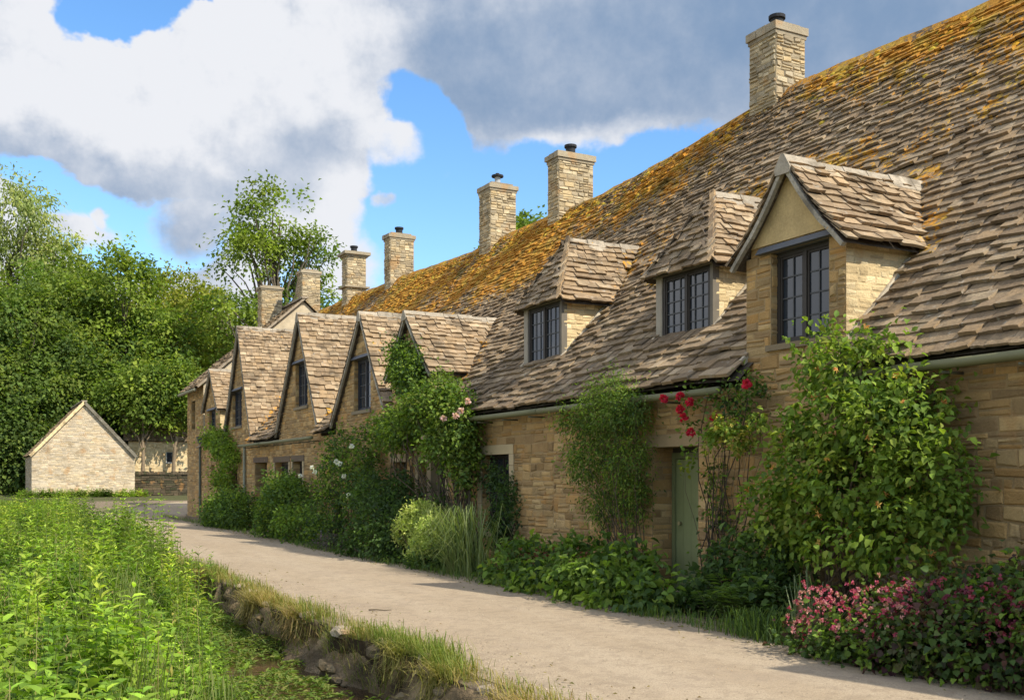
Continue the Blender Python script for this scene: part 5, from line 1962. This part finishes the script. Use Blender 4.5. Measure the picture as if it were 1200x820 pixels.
for k in range(11):        # tussocks bulging over the edge
    yk = 4.6 + 15.5 * rng.random() ** 1.2
    n = 260
    dryk = rng.random()
    bk = np.stack([bank_x(yk) - .02 + rng.normal(size=n) * .07, yk + rng.normal(size=n) * .17, .0 - rng.random(n) * .05], -1)
    lk = np.stack([-rng.uniform(.03, .26, n), rng.normal(size=n) * .12], -1)
    ck = pick_cols([(.40, .27, .11), (.30, .20, .085), (.46, .34, .15)], n) * dryk + pick_cols([(.22, .24, .05), (.28, .26, .07)], n) * (1 - dryk)
    dn_ = rng.random(n) < .55
    blades(hb_, bk, np.where(dn_, -rng.uniform(.06, .34, n), rng.uniform(.04, .16, n)), lk, np.full(n, .009), ck, 1.0)
hang = hb_.build("hanging_grass", M['grass'], bank)
tag(hang, "dry straw coloured roots and grass hanging down the bank", None, None, "stuff")

mb = MB()
n = 15000
ny_ = 4 + 17 * rng.random(n) ** 1.2
patch = .5 + .5 * n1d(ny_ * 1.7, 2.0)
keep_ = rng.random(n) < .10 + .90 * np.clip(1.6 * patch - .3, 0, 1)
ny_ = ny_[keep_]
n = len(ny_)
xo = rng.normal(size=n) * .10 + .03
base = np.stack([bank_x(ny_) + .06 + np.where(xo < -.12, -.1, xo), ny_, np.zeros(n) - .01], -1)
dry = np.clip(.5 + .6 * n1d(ny_ * .9, 4.0) + rng.normal(size=n) * .3, 0, 1)[:, None]
cg = pick_cols([(.14, .20, .035), (.19, .24, .045), (.11, .16, .03)], n) * (1 - dry) + pick_cols([(.40, .29, .10), (.34, .22, .08), (.30, .25, .08)], n) * dry
blades(mb, base, rng.uniform(.06, .26, n) * (1 - .35 * dry[:, 0]), rand_dir2(n, .16) + np.array([-.05, 0]), np.full(n, .007), cg)
n = 2600       # short turf running into the lane edge
ny_ = rng.uniform(4, 34, n)
base = np.stack([bank_x(ny_) + .2 + np.abs(rng.normal(size=n)) * .10, ny_, np.zeros(n)], -1)
blades(mb, base, rng.uniform(.03, .09, n), rand_dir2(n, .06), np.full(n, .006), pick_cols([(.30, .25, .09), (.17, .20, .05), (.36, .28, .12)], n))
tag(mb.build("verge_grass", M['grass']), "half dry grass fringe between the lane and the stream bank", "grass", None, "stuff")

# loose stones on bank top and lane
for k in range(9):
    y_ = [6.9, 8.3, 9.4, 10.2, 11.6, 12.9, 14.3, 15.2, 7.5][k]
    mb = MB()
    r_ = rng.uniform(.05, .12)
    nn2 = 26
    d_ = unit(rng.normal(size=(40, 3)))
    import bmesh
    bmx = bmesh.new()
    bmesh.ops.create_icosphere(bmx, subdivisions=2, radius=1)
    seed_ = rng.uniform(0, 50)
    vv = np.array([v_.co[:] for v_ in bmx.verts])
    vv = vv * (1 + .35 * np.array([mnoise.noise(Vector(q * 1.3) + Vector((seed_, 0, 0))) for q in vv]))[:, None]
    ff = [[v_.index for v_ in f_.verts] for f_ in bmx.faces]
    bmx.free()
    cx = bank_x(y_) + (.05 if k != 8 else -.5)
    zc = .01 if k != 8 else -.43
    vv = vv * np.array([r_, r_ * 1.5, r_ * .55]) + np.array([cx, y_, zc])
    mb.add(vv, np.array((0.42, 0.34, 0.24)) * rng.uniform(.7, 1.1), ff)
    root = mb.build("loose_stone", M['stone'])
    tag(root, "pale loose stone lying on the grassy edge of the stream bank" if k != 8 else "pale stone breaking the water at the foot of the bank", "stone", "loose stones along the bank")
# twig on the lane
mb = MB()
tw = wp(435, 722, 4.4)
d0 = 13.0
mb.tube([(4.20, 11.50, .046), (4.28, 11.45, .050), (4.35, 11.36, .048), (4.42, 11.33, .052)], .009, .004, (0.10, .075, .05), 6)
tag(mb.build("fallen_twig", M['bark']), "dark dead twig lying on the lane near its grassy edge", "twig")

# grit on the lane
mb = MB()
n = 5200
gy = 4.5 + 26 * rng.random(n) ** 1.6
gx_ = np.where(rng.random(n) < .55, bank_x(gy) + .25 + np.abs(rng.normal(size=n)) * .28, np.where(rng.random(n) < .5, 7.25 - np.abs(rng.normal(size=n)) * .3, rng.uniform(3.8, 7.2, n)))
r_ = rng.uniform(.003, .010, n)
p = np.stack([gx_, gy, np.zeros(n) + .012 + .045 * np.sin(np.pi * np.clip((gx_ - 3.62) / 3.75, 0, 1))], -1)
oc = np.array([(1, 0, 0), (0, 1, 0), (-1, 0, 0), (0, -1, 0), (0, 0, .7)])
jit = rng.uniform(.6, 1.4, (n, 5, 1))
v = p[:, None, :] + oc[None] * jit * r_[:, None, None]
i = np.arange(n)[:, None] * 5
f3 = np.concatenate([i + np.array([k]) for k in ([0, 1, 4], [1, 2, 4], [2, 3, 4], [3, 0, 4])])
mb.add(v.reshape(-1, 3), np.repeat(pick_cols([(.42, .34, .24), (.30, .24, .17), (.5, .42, .31), (.2, .16, .11)], n), 5, 0), f3)
tag(mb.build("gravel", M['stone']), "fine loose grit scattered along both edges of the lane", "gravel", None, "stuff")

# leaf litter
mb = MB()
n = 1500
ly_ = 5 + 30 * rng.random(n) ** 1.3
lx_ = np.where(rng.random(n) < .75, 7.15 - np.abs(rng.normal(size=n)) * .35, bank_x(ly_) + .35 + np.abs(rng.normal(size=n)) * .3)
leaves(mb, np.stack([lx_, ly_, .022 + .045 * np.sin(np.pi * np.clip((lx_ - 3.62) / 3.75, 0, 1))], -1), np.concatenate([rng.normal(size=(n, 2)), rng.uniform(-.05, .25, (n, 1))], 1), rng.normal(size=(n, 3)) * .3 + np.array([0, 0, 1]), rng.uniform(.02, .055, n), rng.uniform(.012, .03, n),
       pick_cols([(.22, .15, .07), (.15, .11, .06), (.28, .22, .08), (.14, .16, .04)], n), 4)
tag(mb.build("leaf_litter", M['leaf']), "small fallen leaves and petals along the lane edges", "leaf litter", None, "stuff")

# water weed
mb = MB()
n = 15000
wy_ = rng.uniform(5, 17, n)
wx_ = weed_x(wy_) - .35 + rng.random(n) * (bank_x(wy_) - .12 - weed_x(wy_) + .35)
dn = np.array([mnoise.noise((a * 1.1, b_ * .9, 4.4)) + .4 * mnoise.noise((a * 3.1, b_ * 3, 1.4)) for a, b_ in zip(wx_, wy_)])
k = dn > -.18
wx_, wy_, dn = wx_[k], wy_[k], dn[k]
n = len(wx_)
hh_ = np.clip(dn + .1, 0, .5) * .25
pos = np.stack([wx_, wy_, -.455 + rng.random(n) * (.03 + hh_)], -1)
leaves(mb, pos, np.concatenate([rng.normal(size=(n, 2)), rng.uniform(-.1, .6, (n, 1))], 1), rng.normal(size=(n, 3)) * .4 + np.array([0, 0, 1]), rng.uniform(.04, .10, n), rng.uniform(.014, .035, n),
       pick_cols([(.13, .20, .035), (.18, .23, .05), (.22, .22, .06), (.10, .16, .03)], n), 4)
tag(mb.build("water_weed", M['leaf']), "green water weed matting the shallow stream", "water plant", None, "stuff")


def weed_stalks(mb, x_, y_, h_, K, ll, lw_, cols, form=4, pair=2, stem_c=(.12, .16, .04), top_small=.45, up=0.25):
    n = len(x_)
    b_ = np.stack([x_, y_, height(x_, y_) - .02], -1)
    lean = rand_dir2(n, .22) * h_[:, None]
    t_ = np.linspace(.22, 1.0, K)
    zz = b_[:, None, 2] + h_[:, None] * t_
    off = lean[:, None, :] * (t_ ** 1.6)[None, :, None]
    node = np.concatenate([b_[:, None, :2] + off, zz[..., None]], -1)
    ph = rng.uniform(0, 2 * np.pi, (n, 1)) + np.arange(K)[None] * (np.pi / 2 if pair == 2 else 2.4) + rng.normal(size=(n, K)) * .3
    sp = np.array([mnoise.noise((a_ * 1.3, b2 * .8, 6.6)) for a_, b2 in zip(x_, y_)])[:, None]
    pc = pick_cols(cols, n) * rng.uniform(.6, 1.3, (n, 1)) * np.clip(1 + 1.25 * sp, .35, 1.35) * (1 + sp * np.array([.35, .1, 0]))
    psz = rng.uniform(.65, 1.45, (n, 1))
    for s_ in range(pair):
        a = ph + s_ * np.pi
        ax = np.stack([np.cos(a), np.sin(a), np.full_like(a, up) + rng.normal(size=a.shape) * .25 + (t_ ** 3)[None] * .6], -1).reshape(-1, 3)
        N = len(ax)
        nr = np.tile([0, 0, 1.0], (N, 1)) + rng.normal(size=(N, 3)) * .25
        size = (1 - (1 - top_small) * t_ ** 2)[None].repeat(n, 0).ravel() * rng.uniform(.7, 1.3, N) * np.repeat(psz, K, 0)[:, 0]
        c = np.repeat(pc, K, 0) * rng.uniform(.75, 1.25, (N, 1)) * (1 + .25 * t_[None].repeat(n, 0).ravel()[:, None])
        leaves(mb, node.reshape(-1, 3), ax, nr, ll * size, lw_ * size, c, form, .18, .3)
    blades(mb, b_, h_, lean, np.full(n, .011), np.tile(stem_c, (n, 1)), 0.0)


W1 = [(0.163, 0.2557, 0.0281), (0.1293, 0.22, 0.0262), (0.2081, 0.2974, 0.0355), (0.1012, 0.1784, 0.0262)]
W2 = [(0.2184, 0.2851, 0.0421), (0.1747, 0.2509, 0.0374), (0.2621, 0.2966, 0.0467)]


def scatter(n, ya, yb, power=1.0, xl=-2.5, edge=0.0):
    y_ = ya + (yb - ya) * rng.random(n) ** power
    lo = np.minimum(y_ * .02 - 1.2, 0) + np.where(y_ < 12, xl * .6, xl * .4)
    hi = weed_x(y_) - .02 + edge + .12 * n1d(y_ * 2.2, 1.0)
    return lo + (hi - lo) * rng.random(n), y_


mb = MB()
x_, y_ = scatter(2000, 3.0, 15, 1.1)
vn = np.array([mnoise.noise((a * .8, b_ * .5, 2.2)) for a, b_ in zip(x_, y_)])
edge_f = sm(weed_x(y_) - x_, 0, .7)
weed_stalks(mb, x_, y_, (.66 + .50 * vn + rng.uniform(-.15, .22, len(x_))) * (.55 + .45 * edge_f), 10, .15, .07, W1, 8)
x_, y_ = scatter(3400, 14, 46, 1.0)
vn = np.array([mnoise.noise((a * .8, b_ * .3, 2.2)) for a, b_ in zip(x_, y_)])
weed_stalks(mb, x_, y_, .92 + .40 * vn + rng.uniform(-.15, .25, len(x_)), 10, .13, .045, W1 + W2, 4)
x_, y_ = scatter(500, 8, 40, 1.0)
weed_stalks(mb, x_, y_, rng.uniform(.85, 1.3, len(x_)), 13, .14, .034, W2 + W1, 8, 2, up=.5)
# broad leaves in front
x_, y_ = scatter(1300, 2.6, 7.5, 1.0)
weed_stalks(mb, x_, y_, rng.uniform(.25, .55, len(x_)), 5, .15, .11, [(.12, .22, .028), (.16, .27, .035), (.09, .17, .025)], 8)
# grass between
x_, y_ = scatter(3600, 3.0, 30, 1.3)
blades(mb, np.stack([x_, y_, height(x_, y_)], -1), rng.uniform(.35, .85, len(x_)), rand_dir2(len(x_), .35), np.full(len(x_), .008), pick_cols(W2 + W1 + [(.28, .27, .08)], len(x_)))
# arching grass clumps, seed heads and white umbels
x_, y_ = scatter(46, 4.5, 26, 1.2)
for cx_, cy_ in zip(x_, y_):
    n = 64
    b_ = np.stack([cx_ + rng.normal(size=n) * .10, cy_ + rng.normal(size=n) * .12, np.full(n, float(height(cx_, cy_)))], -1)
    blades(mb, b_, rng.uniform(.5, 1.05, n), rand_dir2(n, .5), np.full(n, .010), pick_cols([(.20, .26, .06), (.15, .22, .05), (.27, .29, .10)], n) * rng.uniform(.7, 1.15), 1.2)
x_, y_ = scatter(260, 4.0, 26, 1.2)
n = len(x_)
b_ = np.stack([x_, y_, height(x_, y_)], -1)
hh_ = rng.uniform(.7, 1.15, n)
ln_ = rand_dir2(n, .3)
blades(mb, b_, hh_, ln_, np.full(n, .005), pick_cols([(.34, .28, .11), (.26, .24, .09)], n), .2)
tipp = b_ + np.concatenate([ln_, (hh_ * .95)[:, None]], 1)
for q in range(9):
    leaves(mb, tipp + rng.normal(size=(n, 3)) * np.array([.012, .012, .045]), rng.normal(size=(n, 3)) * .4 + np.array([0, 0, 1]), rng.normal(size=(n, 3)), np.full(n, .03), np.full(n, .007), pick_cols([(.38, .29, .13), (.30, .24, .11), (.24, .24, .09)], n), 4)
# dead and yellowed leaves low down
x_, y_ = scatter(500, 3.5, 16, 1.1)
n = len(x_)
leaves(mb, np.stack([x_, y_, height(x_, y_) + rng.uniform(.15, .6, n)], -1), rng.normal(size=(n, 3)) + np.array([0, 0, -.8]), rng.normal(size=(n, 3)), rng.uniform(.06, .12, n), rng.uniform(.02, .04, n), pick_cols([(.30, .24, .06), (.26, .17, .06), (.36, .33, .07)], n), 8)
# lip along the water
x_, y_ = scatter(10, 4, 6)
n = 1100
y_ = rng.uniform(4.5, 18, n)
x_ = weed_x(y_) + rng.normal(size=n) * .13 + .0
weed_stalks(mb, x_, y_, rng.uniform(.18, .5, n), 6, .10, .042, W1 + [(.08, .13, .025)], 8)
tag(mb.build("meadow_weeds", M['leaf']), "thick bright green nettles and weeds filling the streamside", "weeds", None, "stuff")

for px, py, Y, lab in ((160, 588, 17.0, "tall leafy weed stalk standing up against the far lane"), (233, 640, 11.8, "leafy weed stalk standing up against the near lane above the bank")):
    p_ = wy(px, py, Y)
    root = empty("weed_stalk", (float(p_[0]), Y, float(height(p_[0], Y))), lab, "weed", "tall weed stalks against the lane")
    mb = MB()
    h_ = np.array([p_[2] - float(height(p_[0], Y))])
    weed_stalks(mb, np.array([p_[0]]), np.array([Y]), h_, 15, .17, .042, W1, 8, 2, up=.45, top_small=.5)
    mb.build("leaves", M['leaf'], root)

# barn foot growth
mb = MB()
x_ = rng.uniform(2.5, 9.0, 420)
y_ = rng.uniform(60.6, 61.5, 420)
weed_stalks(mb, x_, y_, rng.uniform(.15, .5, 420), 6, .16, .07, W1 + [(.2, .18, .06)], 4)
tag(mb.build("barn_weeds", M['leaf']), "low weeds growing along the foot of the barn", "weeds", None, "stuff")
